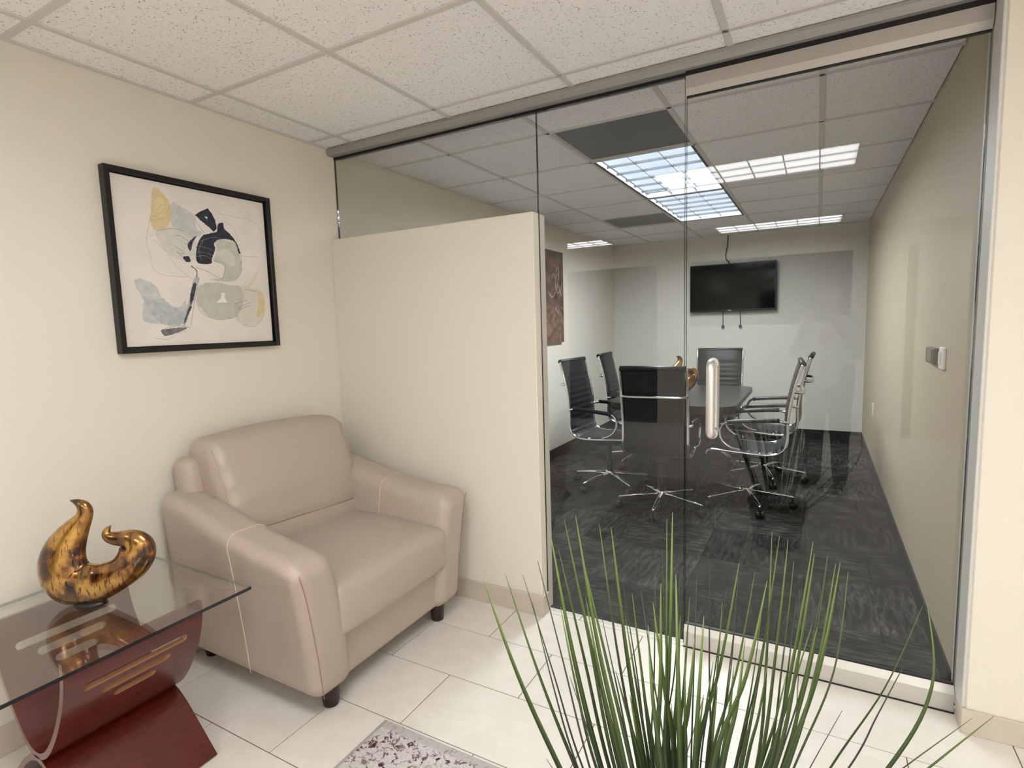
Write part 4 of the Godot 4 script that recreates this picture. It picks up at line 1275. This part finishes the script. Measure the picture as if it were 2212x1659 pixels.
func sling_part(path: Array, i0: int, i1: int, width: float) -> ArrayMesh:
	var s := begin(true)
	var d := 0.0
	var rows := []
	for i in range(0, i1 + 1):
		if i > 0: d += (path[i] - path[i - 1]).length()
		if i < i0: continue
		var t: Vector2 = (path[mini(i + 1, path.size() - 1)] - path[maxi(i - 1, 0)]).normalized()
		var n := Vector2(-t.y, t.x) * -1.0
		if n.dot(Vector2(0.7, 0.7)) < 0.0: n = -n
		var rib := 0.004 + 0.011 * pow(absf(sin(PI * d / 0.047)), 0.55)
		if d > 1.02: rib = 0.016
		var row := []
		for q in [[-0.5, 0.0], [-0.47, 0.75], [-0.25, 1.0], [0.0, 1.0], [0.25, 1.0], [0.47, 0.75], [0.5, 0.0]]:
			var p: Vector2 = path[i] + n * rib * q[1]
			row.append(Vector3(q[0] * width, p.y, p.x))
		for q in [[0.47, 0.7], [-0.47, 0.7]]:
			var p: Vector2 = path[i] - n * 0.009 * q[1]
			row.append(Vector3(q[0] * width, p.y, p.x))
		rows.append(row)
	var m: int = rows[0].size()
	for i in rows.size() - 1:
		for j in m:
			var k := (j + 1) % m
			quad(s, rows[i][j], rows[i][k], rows[i + 1][k], rows[i + 1][j])
	for e in [0, rows.size() - 1]:
		for j in range(1, m - 1): tri(s, rows[e][0], rows[e][j], rows[e][j + 1])
	return done(s)

func make_chair() -> Node3D:
	var c := thing("office_chair", "", "chair", Vector3.ZERO, 0.0, "chairs round the meeting table")
	c.set_meta("base_name", "office_chair")
	var path := sling()
	var w := 0.415
	part("seat", sling_part(path, 0, 58, w), M.black_leather, c)
	part("backrest", sling_part(path, 58, path.size() - 1, w), M.black_leather, c)
	var hr := begin(true)
	tube(hr, [Vector3(-w / 2 - 0.006, 1.050, -0.335), Vector3(w / 2 + 0.006, 1.050, -0.335)], 0.019, 12)
	part("head_roll", done(hr), M.black_leather, c)
	for sg: float in [-1.0, 1.0]:
		var pts := []
		for i in range(0, path.size(), 3): pts.append(Vector3(sg * (w / 2 + 0.010), path[i].y, path[i].x))
		var rs := begin(true)
		tube(rs, pts, 0.0105, 8)
		part("side_rail", done(rs), M.chrome, c)
		var x: float = sg * (w / 2 + 0.032)
		var arm := smooth_path([Vector3(sg * (w / 2 + 0.012), 0.655, -0.258), Vector3(x, 0.662, -0.235), Vector3(x, 0.666, -0.18), Vector3(x, 0.655, -0.02), Vector3(x, 0.648, 0.10), Vector3(x, 0.630, 0.150), Vector3(x, 0.575, 0.172), Vector3(x, 0.515, 0.155), Vector3(x, 0.470, 0.100), Vector3(sg * (w / 2 + 0.012), 0.452, 0.04)], 5)
		var as_ := begin(true)
		tube(as_, arm, 0.0095, 8)
		var a := part("armrest", done(as_), M.chrome, c)
		var pd := begin(true)
		tube(pd, smooth_path([Vector3(x, 0.672, -0.205), Vector3(x, 0.668, -0.10), Vector3(x, 0.660, 0.0), Vector3(x, 0.652, 0.09), Vector3(x, 0.644, 0.125)], 4), 0.0155, 10)
		part("arm_pad", done(pd), M.black_plastic, a)
	var st := begin(true)
	tube(st, smooth_path([Vector3(-w / 2 - 0.010, 0.865, -0.292), Vector3(-w / 2 + 0.004, 0.862, -0.328), Vector3(-w / 2 + 0.05, 0.860, -0.345), Vector3(0, 0.860, -0.348), Vector3(w / 2 - 0.05, 0.860, -0.345), Vector3(w / 2 - 0.004, 0.862, -0.328), Vector3(w / 2 + 0.010, 0.865, -0.292)], 5), 0.011, 8)
	part("back_stretcher", done(st), M.chrome, c)
	for z in [-0.09, 0.09]:
		var us := begin(true)
		tube(us, [Vector3(-w / 2 - 0.010, 0.432, z), Vector3(-0.08, 0.405, z * 0.7), Vector3(0.08, 0.405, z * 0.7), Vector3(w / 2 + 0.010, 0.432, z)], 0.010, 8)
		part("seat_cross_bar", done(us), M.chrome, c)
	part("tilt_box", boxm(Vector3(0.15, 0.045, 0.20), 0.008), M.black_plastic, c, Vector3(0, 0.385, 0))
	var lv := begin(true)
	tube(lv, [Vector3(0.07, 0.385, 0.03), Vector3(0.17, 0.375, 0.04), Vector3(0.20, 0.365, 0.04)], 0.005, 6)
	part("lever", done(lv), M.black_plastic, c)
	var co := begin(true)
	lathe(co, [Vector2(0, 0.365), Vector2(0.019, 0.365), Vector2(0.019, 0.24), Vector2(0.028, 0.235), Vector2(0.028, 0.135), Vector2(0, 0.135)], 14)
	part("gas_column", done(co), M.black_plastic, c)
	var hb := begin(true)
	lathe(hb, [Vector2(0, 0.140), Vector2(0.036, 0.138), Vector2(0.040, 0.125), Vector2(0.040, 0.085), Vector2(0.030, 0.078), Vector2(0, 0.078)], 16)
	part("hub", done(hb), M.chrome, c)
	for k in 5:
		var th := PI / 2 + TAU * k / 5.0
		var d := Vector3(cos(th), 0, -sin(th))
		var ls := begin(true)
		tube(ls, [d * 0.030 + Vector3(0, 0.112, 0), d * 0.16 + Vector3(0, 0.102, 0), d * 0.30 + Vector3(0, 0.084, 0), d * 0.312 + Vector3(0, 0.080, 0)], [0.017, 0.0145, 0.011, 0.006], 8, 0.8)
		var l := part("base_leg", done(ls), M.chrome, c)
		var side := Vector3(-d.z, 0, d.x)
		var cs := begin(true)
		for sg: float in [-1.0, 1.0]:
			tube(cs, [d * 0.305 + side * sg * 0.006 + Vector3(0, 0.027, 0), d * 0.305 + side * sg * 0.025 + Vector3(0, 0.027, 0)], 0.027, 14)
		tube(cs, [d * 0.300 + Vector3(0, 0.078, 0), d * 0.300 + Vector3(0, 0.040, 0)], 0.007, 8)
		part("caster", done(cs), M.black_plastic, l)
	return c

# ---------------------------------------------------------------- plant
func build_plant() -> void:
	var root := Vector3(2.13, 0.0, 1.31)
	var t := thing("potted_grass", "tall potted ornamental grass of thin green blades standing in front of the glass door", "plant", root)
	var ps := begin(true)
	lathe(ps, [Vector2(0, 0.0), Vector2(0.122, 0.0), Vector2(0.128, 0.006), Vector2(0.160, 0.250), Vector2(0.163, 0.262), Vector2(0.157, 0.268), Vector2(0.148, 0.262), Vector2(0.146, 0.225), Vector2(0, 0.225)], 32)
	part("pot", done(ps), M.pot, t)
	var ss := begin(true)
	lathe(ss, [Vector2(0.147, 0.226), Vector2(0.09, 0.234), Vector2(0.0, 0.240)], 24)
	part("soil", done(ss), M.soil, t)
	# each row: where the blade is at about half a metre's height, its middle, its tip, and its sort (broad, middling, thin)
	var rows := [
		[1.921, 0.534, 1.402, 1.846, 0.714, 1.422, 1.772, 0.882, 1.414, 0],
		[1.934, 0.505, 1.358, 1.864, 0.696, 1.374, 1.782, 0.867, 1.348, 1],
		[1.95, 0.513, 1.361, 1.894, 0.7, 1.369, 1.819, 0.869, 1.342, 2],
		[2.01, 0.628, 1.478, 1.967, 0.801, 1.48, 1.926, 0.976, 1.486, 2],
		[1.967, 0.479, 1.309, 1.91, 0.716, 1.312, 1.859, 0.946, 1.295, 0],
		[1.984, 0.486, 1.309, 1.934, 0.705, 1.31, 1.899, 0.939, 1.345, 1],
		[2.019, 0.555, 1.38, 1.973, 0.783, 1.378, 1.936, 1.019, 1.398, 1],
		[2.021, 0.543, 1.363, 1.978, 0.739, 1.363, 1.932, 0.932, 1.357, 1],
		[2.061, 0.629, 1.452, 2.015, 0.839, 1.452, 1.989, 1.058, 1.473, 0],
		[2.056, 0.585, 1.399, 2.011, 0.78, 1.4, 1.951, 0.958, 1.364, 1],
		[2.04, 0.506, 1.306, 1.997, 0.742, 1.301, 1.973, 0.991, 1.323, 1],
		[2.05, 0.501, 1.294, 2.011, 0.735, 1.287, 1.991, 0.983, 1.309, 0],
		[2.072, 0.529, 1.319, 2.05, 0.694, 1.311, 2.039, 0.877, 1.338, 1],
		[2.12, 0.629, 1.422, 2.098, 0.776, 1.416, 2.066, 0.906, 1.376, 2],
		[2.099, 0.595, 1.39, 2.098, 0.754, 1.371, 2.101, 0.927, 1.382, 0],
		[2.085, 0.469, 1.235, 2.071, 0.688, 1.216, 2.049, 0.891, 1.161, 2],
		[2.107, 0.582, 1.369, 2.102, 0.8, 1.345, 2.086, 1.001, 1.276, 1],
		[2.094, 0.541, 1.324, 2.096, 0.776, 1.294, 2.09, 1.005, 1.249, 0],
		[2.132, 0.595, 1.373, 2.124, 0.762, 1.357, 2.107, 0.909, 1.298, 0],
		[2.13, 0.515, 1.272, 2.13, 0.698, 1.25, 2.122, 0.859, 1.181, 2],
		[2.154, 0.481, 1.216, 2.149, 0.687, 1.194, 2.147, 0.902, 1.191, 2],
		[2.147, 0.569, 1.332, 2.182, 0.75, 1.29, 2.211, 0.946, 1.288, 1],
		[2.186, 0.603, 1.356, 2.204, 0.765, 1.326, 2.216, 0.948, 1.347, 2],
		[2.172, 0.578, 1.331, 2.209, 0.748, 1.289, 2.232, 0.914, 1.244, 1],
		[2.186, 0.626, 1.385, 2.23, 0.779, 1.342, 2.255, 0.924, 1.29, 0],
		[2.212, 0.57, 1.301, 2.241, 0.736, 1.265, 2.263, 0.911, 1.253, 2],
		[2.235, 0.491, 1.187, 2.248, 0.72, 1.152, 2.251, 0.95, 1.124, 0],
		[2.22, 0.574, 1.301, 2.248, 0.777, 1.261, 2.269, 0.982, 1.226, 1],
		[2.242, 0.509, 1.207, 2.264, 0.725, 1.168, 2.281, 0.96, 1.182, 0],
		[2.251, 0.465, 1.145, 2.273, 0.671, 1.108, 2.29, 0.898, 1.125, 1],
		[2.257, 0.501, 1.189, 2.294, 0.717, 1.142, 2.321, 0.919, 1.063, 0],
		[2.274, 0.621, 1.334, 2.303, 0.797, 1.296, 2.323, 0.961, 1.232, 0],
		[2.28, 0.563, 1.257, 2.323, 0.75, 1.21, 2.344, 0.934, 1.167, 1],
		[2.292, 0.622, 1.325, 2.331, 0.789, 1.283, 2.352, 0.977, 1.301, 1],
		[2.285, 0.594, 1.294, 2.336, 0.768, 1.244, 2.364, 0.923, 1.157, 0],
		[2.3, 0.591, 1.282, 2.357, 0.757, 1.23, 2.376, 0.914, 1.171, 1],
		[2.247, 0.472, 1.157, 2.288, 0.615, 1.117, 2.324, 0.733, 1.031, 1],
		[2.283, 0.567, 1.26, 2.309, 0.692, 1.231, 2.33, 0.824, 1.219, 1],
		[2.32, 0.507, 1.206, 2.348, 0.575, 1.182, 2.375, 0.643, 1.158, 2],
		[2.358, 0.494, 1.128, 2.448, 0.648, 1.059, 2.501, 0.824, 1.053, 1],
		[2.454, 0.495, 1.081, 2.526, 0.651, 1.021, 2.52, 0.795, 0.973, 1],
		[2.533, 0.442, 1.018, 2.572, 0.507, 0.988, 2.601, 0.573, 0.964, 1],
		[2.523, 0.583, 1.195, 2.56, 0.64, 1.168, 2.589, 0.697, 1.145, 1],
		[2.391, 0.465, 1.074, 2.441, 0.572, 1.033, 2.483, 0.705, 1.04, 2],
		[2.119, 0.573, 1.351, 2.098, 0.721, 1.345, 2.074, 0.864, 1.329, 0],
		[2.092, 0.479, 1.245, 2.094, 0.631, 1.226, 2.099, 0.791, 1.221, 0],
		[2.052, 0.48, 1.266, 2.026, 0.632, 1.262, 1.999, 0.783, 1.253, 1],
		[2.057, 0.58, 1.392, 2.029, 0.716, 1.391, 2.006, 0.861, 1.407, 2],
		[2.171, 0.598, 1.357, 2.182, 0.74, 1.334, 2.194, 0.904, 1.356, 1],
		[2.155, 0.603, 1.372, 2.158, 0.733, 1.354, 2.159, 0.853, 1.318, 0],
		[2.08, 0.467, 1.235, 2.075, 0.589, 1.223, 2.078, 0.731, 1.243, 0],
		[2.198, 0.618, 1.369, 2.217, 0.726, 1.346, 2.221, 0.806, 1.277, 0],
		[2.082, 0.543, 1.332, 2.064, 0.646, 1.329, 2.05, 0.756, 1.334, 1],
		[2.138, 0.589, 1.363, 2.135, 0.683, 1.353, 2.131, 0.77, 1.334, 1],
		[2.135, 0.493, 1.241, 2.146, 0.597, 1.222, 2.158, 0.704, 1.207, 1],
		[2.064, 0.562, 1.365, 2.041, 0.651, 1.367, 2.031, 0.768, 1.409, 1],
		[2.008, 0.482, 1.292, 1.972, 0.604, 1.297, 1.962, 0.752, 1.338, 2],
		[1.996, 0.552, 1.388, 1.968, 0.639, 1.393, 1.927, 0.704, 1.368, 2],
		[2.23, 0.604, 1.334, 2.248, 0.698, 1.313, 2.258, 0.778, 1.271, 1],
		[2.239, 0.469, 1.157, 2.264, 0.566, 1.131, 2.282, 0.655, 1.096, 1],
		[1.911, 0.476, 1.376, 1.897, 0.503, 1.381, 1.883, 0.53, 1.385, 2],
		[2.19, 0.609, 1.361, 2.2, 0.738, 1.34, 2.211, 0.87, 1.325, 2],
		[2.107, 0.605, 1.399, 2.09, 0.728, 1.393, 2.071, 0.832, 1.351, 0],
		[2.128, 0.58, 1.356, 2.138, 0.694, 1.337, 2.145, 0.811, 1.324, 0],
		[2.157, 0.464, 1.192, 2.159, 0.549, 1.181, 2.156, 0.61, 1.134, 0],
		[2.069, 0.471, 1.246, 2.086, 0.664, 1.213, 2.092, 0.861, 1.19, 2],
		[2.152, 0.548, 1.303, 2.169, 0.712, 1.273, 2.183, 0.865, 1.22, 2],
		[2.059, 0.552, 1.356, 2.023, 0.726, 1.354, 2.002, 0.91, 1.368, 2],
		[2.075, 0.564, 1.363, 2.053, 0.73, 1.355, 2.036, 0.913, 1.382, 2],
		[2.081, 0.568, 1.365, 2.08, 0.742, 1.344, 2.065, 0.893, 1.278, 2],
		[2.098, 0.472, 1.233, 2.104, 0.643, 1.209, 2.107, 0.808, 1.172, 1],
		[2.205, 0.544, 1.271, 2.228, 0.683, 1.241, 2.243, 0.831, 1.233, 1],
		[2.27, 0.609, 1.321, 2.287, 0.752, 1.294, 2.299, 0.907, 1.295, 2],
		[2.269, 0.496, 1.176, 2.311, 0.664, 1.132, 2.338, 0.815, 1.056, 2],
		[2.036, 0.573, 1.393, 2.0, 0.726, 1.394, 1.961, 0.865, 1.366, 1],
		[1.97, 0.507, 1.343, 1.931, 0.665, 1.345, 1.892, 0.812, 1.326, 1],
		[1.947, 0.526, 1.379, 1.901, 0.685, 1.385, 1.851, 0.831, 1.365, 2],
		[2.187, 0.567, 1.309, 2.198, 0.658, 1.292, 2.201, 0.737, 1.257, 0],
		[2.147, 0.554, 1.352, 2.154, 0.634, 1.338, 2.161, 0.713, 1.325, 0],
		[2.07, 0.522, 1.352, 2.053, 0.606, 1.351, 2.037, 0.69, 1.35, 0],
		[2.096, 0.473, 1.278, 2.094, 0.552, 1.269, 2.091, 0.631, 1.261, 0],
		[2.205, 0.482, 1.234, 2.217, 0.569, 1.217, 2.224, 0.655, 1.203, 0],
	]
	var r := rng(77)
	for q in rows:
		var b := Vector3(q[0], q[1], q[2]) - root
		var m := Vector3(q[3], q[4], q[5]) - root
		var e := Vector3(q[6], q[7], q[8]) - root
		var a := Vector3(clampf(b.x * 0.42, -0.115, 0.115) + r.randf_range(-0.012, 0.012), 0.232, clampf(b.z * 0.42, -0.115, 0.115) + r.randf_range(-0.012, 0.012))
		var width: float = [0.0098, 0.0062, 0.0030][int(q[9])] * r.randf_range(0.85, 1.15)
		var way := [a, b, m, e] if b.distance_to(e) > 0.16 else [a, a.lerp(e, 0.34) + Vector3(0, 0.01, 0), a.lerp(e, 0.67) + Vector3(0, 0.012, 0), e]
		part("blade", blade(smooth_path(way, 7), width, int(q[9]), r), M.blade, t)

# a folded grass blade that narrows to its tip; the plastic is dark at the foot and light green towards the tip
func blade(p: Array, width: float, sort: int, r: RandomNumberGenerator) -> ArrayMesh:
	var s := begin(true)
	var n := p.size()
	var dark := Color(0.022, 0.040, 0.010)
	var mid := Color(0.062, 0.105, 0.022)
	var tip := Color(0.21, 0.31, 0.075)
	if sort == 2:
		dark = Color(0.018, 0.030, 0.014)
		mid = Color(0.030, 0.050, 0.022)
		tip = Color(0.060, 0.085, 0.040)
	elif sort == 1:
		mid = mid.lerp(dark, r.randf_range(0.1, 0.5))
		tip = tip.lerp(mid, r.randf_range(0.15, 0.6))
	var face := Vector3(0.52 + r.randf_range(-0.5, 0.5), 0.1, 0.85 + r.randf_range(-0.3, 0.3)).normalized()
	var rows := []
	var cols := []
	for i in n:
		var f := float(i) / (n - 1)
		var t: Vector3 = (p[mini(i + 1, n - 1)] - p[maxi(i - 1, 0)]).normalized()
		var side := t.cross(face).normalized()
		var nrm := side.cross(t).normalized()
		var w := width * 0.5 * (1.0 - pow(f, 2.6)) + 0.0004
		rows.append([p[i] - side * w, p[i] - nrm * w * 0.45, p[i] + side * w, p[i] - nrm * (w * 0.45 + 0.0006)])
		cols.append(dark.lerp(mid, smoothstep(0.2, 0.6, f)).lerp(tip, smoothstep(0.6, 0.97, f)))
	for i in n - 1:
		for k in 4:
			var k2 := (k + 1) % 4
			for v in [[i, k], [i, k2], [i + 1, k2], [i, k], [i + 1, k2], [i + 1, k]]:
				s.set_color(cols[v[0]])
				s.add_vertex(rows[v[0]][v[1]])
	return done(s)

# ---------------------------------------------------------------- the person whose reflection the glass shows
# surface nets over a field of tapered capsules [from, to, radius, radius] joined by a smooth minimum
func nets(bones: Array, k: float, cell: float) -> ArrayMesh:
	var lo := Vector3.ONE * 1e9
	var hi := -lo
	for b in bones:
		var r: float = maxf(b[2], b[3]) + cell * 2.5 + k
		lo = lo.min(b[0] - Vector3.ONE * r).min(b[1] - Vector3.ONE * r)
		hi = hi.max(b[0] + Vector3.ONE * r).max(b[1] + Vector3.ONE * r)
	var nx := int((hi.x - lo.x) / cell) + 2
	var ny := int((hi.y - lo.y) / cell) + 2
	var nz := int((hi.z - lo.z) / cell) + 2
	var f := PackedFloat32Array()
	f.resize(nx * ny * nz)
	f.fill(1.0)
	for b in bones:
		var a: Vector3 = b[0]
		var e: Vector3 = b[1]
		var ra: float = b[2]
		var rb: float = b[3]
		var r := maxf(ra, rb) + k + cell * 2.0
		var p0 := (a.min(e) - Vector3.ONE * r - lo) / cell
		var p1 := (a.max(e) + Vector3.ONE * r - lo) / cell
		var ab := e - a
		var ll := maxf(ab.length_squared(), 1e-9)
		for z in range(maxi(0, int(p0.z)), mini(nz, int(p1.z) + 1)):
			for y in range(maxi(0, int(p0.y)), mini(ny, int(p1.y) + 1)):
				var at := (z * ny + y) * nx
				for x in range(maxi(0, int(p0.x)), mini(nx, int(p1.x) + 1)):
					var p := lo + Vector3(x, y, z) * cell - a
					var t := clampf(p.dot(ab) / ll, 0.0, 1.0)
					var d := (p - ab * t).length() - lerpf(ra, rb, t)
					var o := f[at + x]
					var h := maxf(k - absf(d - o), 0.0) / k
					f[at + x] = minf(d, o) - h * h * k * 0.25
	var idx := {}
	var verts := []
	for z in nz - 1:
		for y in ny - 1:
			for x in nx - 1:
				var at := (z * ny + y) * nx + x
				var c := [f[at], f[at + 1], f[at + nx], f[at + nx + 1], f[at + nx * ny], f[at + nx * ny + 1], f[at + nx * ny + nx], f[at + nx * ny + nx + 1]]
				var neg := 0
				for v in c:
					if v < 0.0: neg += 1
				if neg == 0 or neg == 8: continue
				var sum := Vector3.ZERO
				var n := 0
				for q in [[0, 1], [2, 3], [4, 5], [6, 7], [0, 2], [1, 3], [4, 6], [5, 7], [0, 4], [1, 5], [2, 6], [3, 7]]:
					var u: float = c[q[0]]
					var v: float = c[q[1]]
					if (u < 0.0) != (v < 0.0):
						var t := u / (u - v)
						var i: int = q[0]
						var j: int = q[1]
						sum += Vector3(i & 1, (i >> 1) & 1, i >> 2).lerp(Vector3(j & 1, (j >> 1) & 1, j >> 2), t)
						n += 1
				idx[at] = verts.size()
				verts.append(lo + (Vector3(x, y, z) + sum / n) * cell)
	var s := begin(true)
	var step := [1, nx, nx * ny]
	for at in idx.keys():
		for ax in 3:
			var u0: float = f[at]
			var u1: float = f[at + step[ax]]
			if (u0 < 0.0) == (u1 < 0.0): continue
			var s1: int = step[(ax + 1) % 3]
			var s2: int = step[(ax + 2) % 3]
			if not (idx.has(at - s1) and idx.has(at - s2) and idx.has(at - s1 - s2)): continue
			var a: Vector3 = verts[idx[at]]
			var b: Vector3 = verts[idx[at - s1]]
			var c: Vector3 = verts[idx[at - s1 - s2]]
			var d: Vector3 = verts[idx[at - s2]]
			if u0 < 0.0: quad(s, d, c, b, a)
			else: quad(s, a, b, c, d)
	return done(s)

func build_person() -> void:
	var skin := mat(Color(0.66, 0.47, 0.37), 0.5)
	skin.subsurf_scatter_enabled = true
	skin.subsurf_scatter_strength = 0.1
	var shirt := mat(Color(0.80, 0.80, 0.79), 0.85)
	var trousers := mat(Color(0.16, 0.17, 0.20), 0.85)
	var hair := mat(Color(0.07, 0.05, 0.045), 0.55)
	var t := thing("person", "person in a pale top and dark trousers holding up a phone opposite the glass door", "person", Vector3(2.40, 0, 2.70), 0.25)
	var v := func(x: float, y: float, z: float) -> Vector3: return Vector3(x, y, z)
	var body := []
	var top := []
	var legs := []
	# trunk and head stem
	body.append([Vector3(0, 0.93, 0.01), Vector3(0, 1.02, 0.0), 0.118, 0.105])
	body.append([Vector3(0, 1.02, 0.0), Vector3(0, 1.20, 0.005), 0.102, 0.115])
	body.append([Vector3(-0.115, 1.295, 0.005), Vector3(0.115, 1.295, 0.005), 0.056, 0.056])
	body.append([Vector3(0, 1.30, 0.005), Vector3(0, 1.41, -0.015), 0.052, 0.046])
	top.append([Vector3(-0.045, 0.90, 0.01), Vector3(-0.045, 1.05, 0.0), 0.115, 0.100])
	top.append([Vector3(0.045, 0.90, 0.01), Vector3(0.045, 1.05, 0.0), 0.115, 0.100])
	top.append([Vector3(-0.05, 1.05, 0.0), Vector3(-0.06, 1.22, 0.005), 0.100, 0.104])
	top.append([Vector3(0.05, 1.05, 0.0), Vector3(0.06, 1.22, 0.005), 0.100, 0.104])
	top.append([Vector3(-0.135, 1.298, 0.006), Vector3(0.135, 1.298, 0.006), 0.064, 0.064])
	for sg: float in [-1.0, 1.0]:
		var sh := Vector3(sg * 0.160, 1.295, 0.005)
		var el := Vector3(sg * 0.205, 1.080, -0.110)
		var wr := Vector3(0.03 + sg * 0.105, 1.295, -0.365)
		body.append([sh, el, 0.046, 0.038])
		body.append([el, wr, 0.037, 0.025])
		top.append([sh, sh.lerp(el, 0.96), 0.056, 0.050])
		top.append([sh.lerp(el, 0.96), el.lerp(wr, 0.45), 0.050, 0.044])
		body.append([Vector3(sg * 0.085, 0.90, 0.01), Vector3(sg * 0.090, 0.48, 0.0), 0.085, 0.054])
		body.append([Vector3(sg * 0.090, 0.48, 0.0), Vector3(sg * 0.095, 0.09, 0.03), 0.052, 0.036])
		body.append([Vector3(sg * 0.095, 0.05, 0.045), Vector3(sg * 0.105, 0.035, -0.12), 0.036, 0.028])
		legs.append([Vector3(sg * 0.080, 0.93, 0.01), Vector3(sg * 0.090, 0.48, 0.0), 0.102, 0.068])
		legs.append([Vector3(sg * 0.090, 0.48, 0.0), Vector3(sg * 0.095, 0.10, 0.03), 0.068, 0.056])
		var shoe := [[Vector3(sg * 0.095, 0.052, 0.05), Vector3(sg * 0.108, 0.040, -0.14), 0.046, 0.038]]
		part("shoe", nets(shoe, 0.01, 0.010), M.black_plastic, t)
	part("body", nets(body, 0.035, 0.0125), skin, t)
	part("top", nets(top, 0.045, 0.0125), shirt, t)
	part("trousers", nets(legs, 0.03, 0.0125), trousers, t)
	# head
	var h := Vector3(0.005, 1.50, -0.035)
	var head := [
		[h + Vector3(0, 0.040, 0.020), h + Vector3(0, 0.030, -0.010), 0.078, 0.074],
		[h + Vector3(0, 0.0, -0.012), h + Vector3(0, -0.045, -0.030), 0.066, 0.050],
		[h + Vector3(0, -0.060, -0.045), h + Vector3(0, -0.082, -0.058), 0.038, 0.020],
		[h + Vector3(0, 0.018, -0.082), h + Vector3(0, -0.020, -0.102), 0.010, 0.014],
		[h + Vector3(-0.032, 0.028, -0.074), h + Vector3(0.032, 0.028, -0.074), 0.012, 0.012],
		[h + Vector3(-0.018, -0.050, -0.080), h + Vector3(0.018, -0.050, -0.080), 0.010, 0.010],
		[h + Vector3(-0.036, -0.015, -0.062), h + Vector3(-0.040, -0.005, -0.050), 0.022, 0.022],
		[h + Vector3(0.036, -0.015, -0.062), h + Vector3(0.040, -0.005, -0.050), 0.022, 0.022],
		[h + Vector3(0, -0.06, 0.01), h + Vector3(0, -0.12, 0.025), 0.050, 0.046],
	]
	for sg: float in [-1.0, 1.0]: head.append([h + Vector3(sg * 0.076, 0.015, 0.012), h + Vector3(sg * 0.074, -0.018, 0.008), 0.013, 0.010])
	var hd := part("head", nets(head, 0.014, 0.0042), skin, t)
	var hr := [
		[h + Vector3(0, 0.052, 0.028), h + Vector3(0, 0.020, 0.040), 0.082, 0.080],
		[h + Vector3(0, 0.078, -0.018), h + Vector3(0, 0.082, 0.02), 0.058, 0.062],
		[h + Vector3(0, 0.000, 0.055), h + Vector3(0, -0.050, 0.055), 0.060, 0.035],
		[h + Vector3(0, 0.010, 0.120), h + Vector3(0, -0.005, 0.130), 0.038, 0.036],
	]
	part("hair", nets(hr, 0.015, 0.006), hair, t)
	for sg: float in [-1.0, 1.0]:
		var es := begin(true)
		var ep := h + Vector3(sg * 0.031, 0.008, -0.073)
		lathe(es, [Vector2(0, -0.0115), Vector2(0.0081, -0.0081), Vector2(0.0115, 0), Vector2(0.0081, 0.0081), Vector2(0, 0.0115)], 14, ep)
		part("eye", done(es), mat(Color(0.85, 0.84, 0.82), 0.2), hd)
		var bs := begin(true)
		tube(bs, [h + Vector3(sg * 0.016, 0.032, -0.087), h + Vector3(sg * 0.033, 0.037, -0.084), h + Vector3(sg * 0.048, 0.032, -0.074)], 0.0032, 6)
		part("eyebrow", done(bs), hair, hd)
	var lips := begin(true)
	tube(lips, [h + Vector3(-0.021, -0.051, -0.086), h + Vector3(0, -0.050, -0.092), h + Vector3(0.021, -0.051, -0.086)], [0.002, 0.0052, 0.002], 8)
	part("lips", done(lips), mat(Color(0.55, 0.28, 0.25), 0.45), hd)
	# hands: palm, four fingers curled over the phone's far face, thumb on its near face
	var turn := Basis(Vector3.UP, 0.258)
	var mid := Vector3(0.0366, 1.3624, -0.4318)
	for sg: float in [-1.0, 1.0]:
		var b := []
		var wr := Vector3(0.03 + sg * 0.105, 1.295, -0.365)
		var pc: Vector3 = mid + turn * Vector3(sg * 0.088, -0.018, 0.010)
		b.append([wr, wr.lerp(pc, 0.5), 0.025, 0.024])
		for k in 4:
			var y := 0.026 - 0.018 * k
			var root: Vector3 = mid + turn * Vector3(sg * 0.093, y - 0.012, 0.018)
			var kn: Vector3 = mid + turn * Vector3(sg * 0.096, y, -0.006)
			var len: float = [0.024, 0.030, 0.028, 0.020][k]
			var tipp: Vector3 = mid + turn * Vector3(sg * (0.090 - len), y + 0.003, -0.0155)
			b.append([wr.lerp(root, 0.35), root, 0.016, 0.012])
			b.append([root, kn, 0.0100, 0.0088])
			b.append([kn, tipp, 0.0084, 0.0070])
		var tb: Vector3 = mid + turn * Vector3(sg * 0.090, -0.034, 0.022)
		var tk: Vector3 = mid + turn * Vector3(sg * 0.070, -0.020, 0.020)
		var tt: Vector3 = mid + turn * Vector3(sg * 0.052, -0.006, 0.0165)
		b.append([wr.lerp(tb, 0.4), tb, 0.017, 0.013])
		b.append([tb, tk, 0.0115, 0.0100])
		b.append([tk, tt, 0.0095, 0.0082])
		part("hand", nets(b, 0.006, 0.0032), skin, t)
	var ph := thing("phone", "dark phone held level in both hands of the person opposite the glass door", "phone", Vector3(2.40, 0, 2.70) + Basis(Vector3.UP, 0.25) * mid, 0.508)
	part("case", pad(Vector3(0.147, 0.071, 0.0085), 0.004, null, 2, 2), M.black_plastic, ph)
	part("camera_bump", pad(Vector3(0.030, 0.030, 0.003), 0.0014, null, 2, 2), M.black, ph, Vector3(0.05, 0.016, -0.0055))
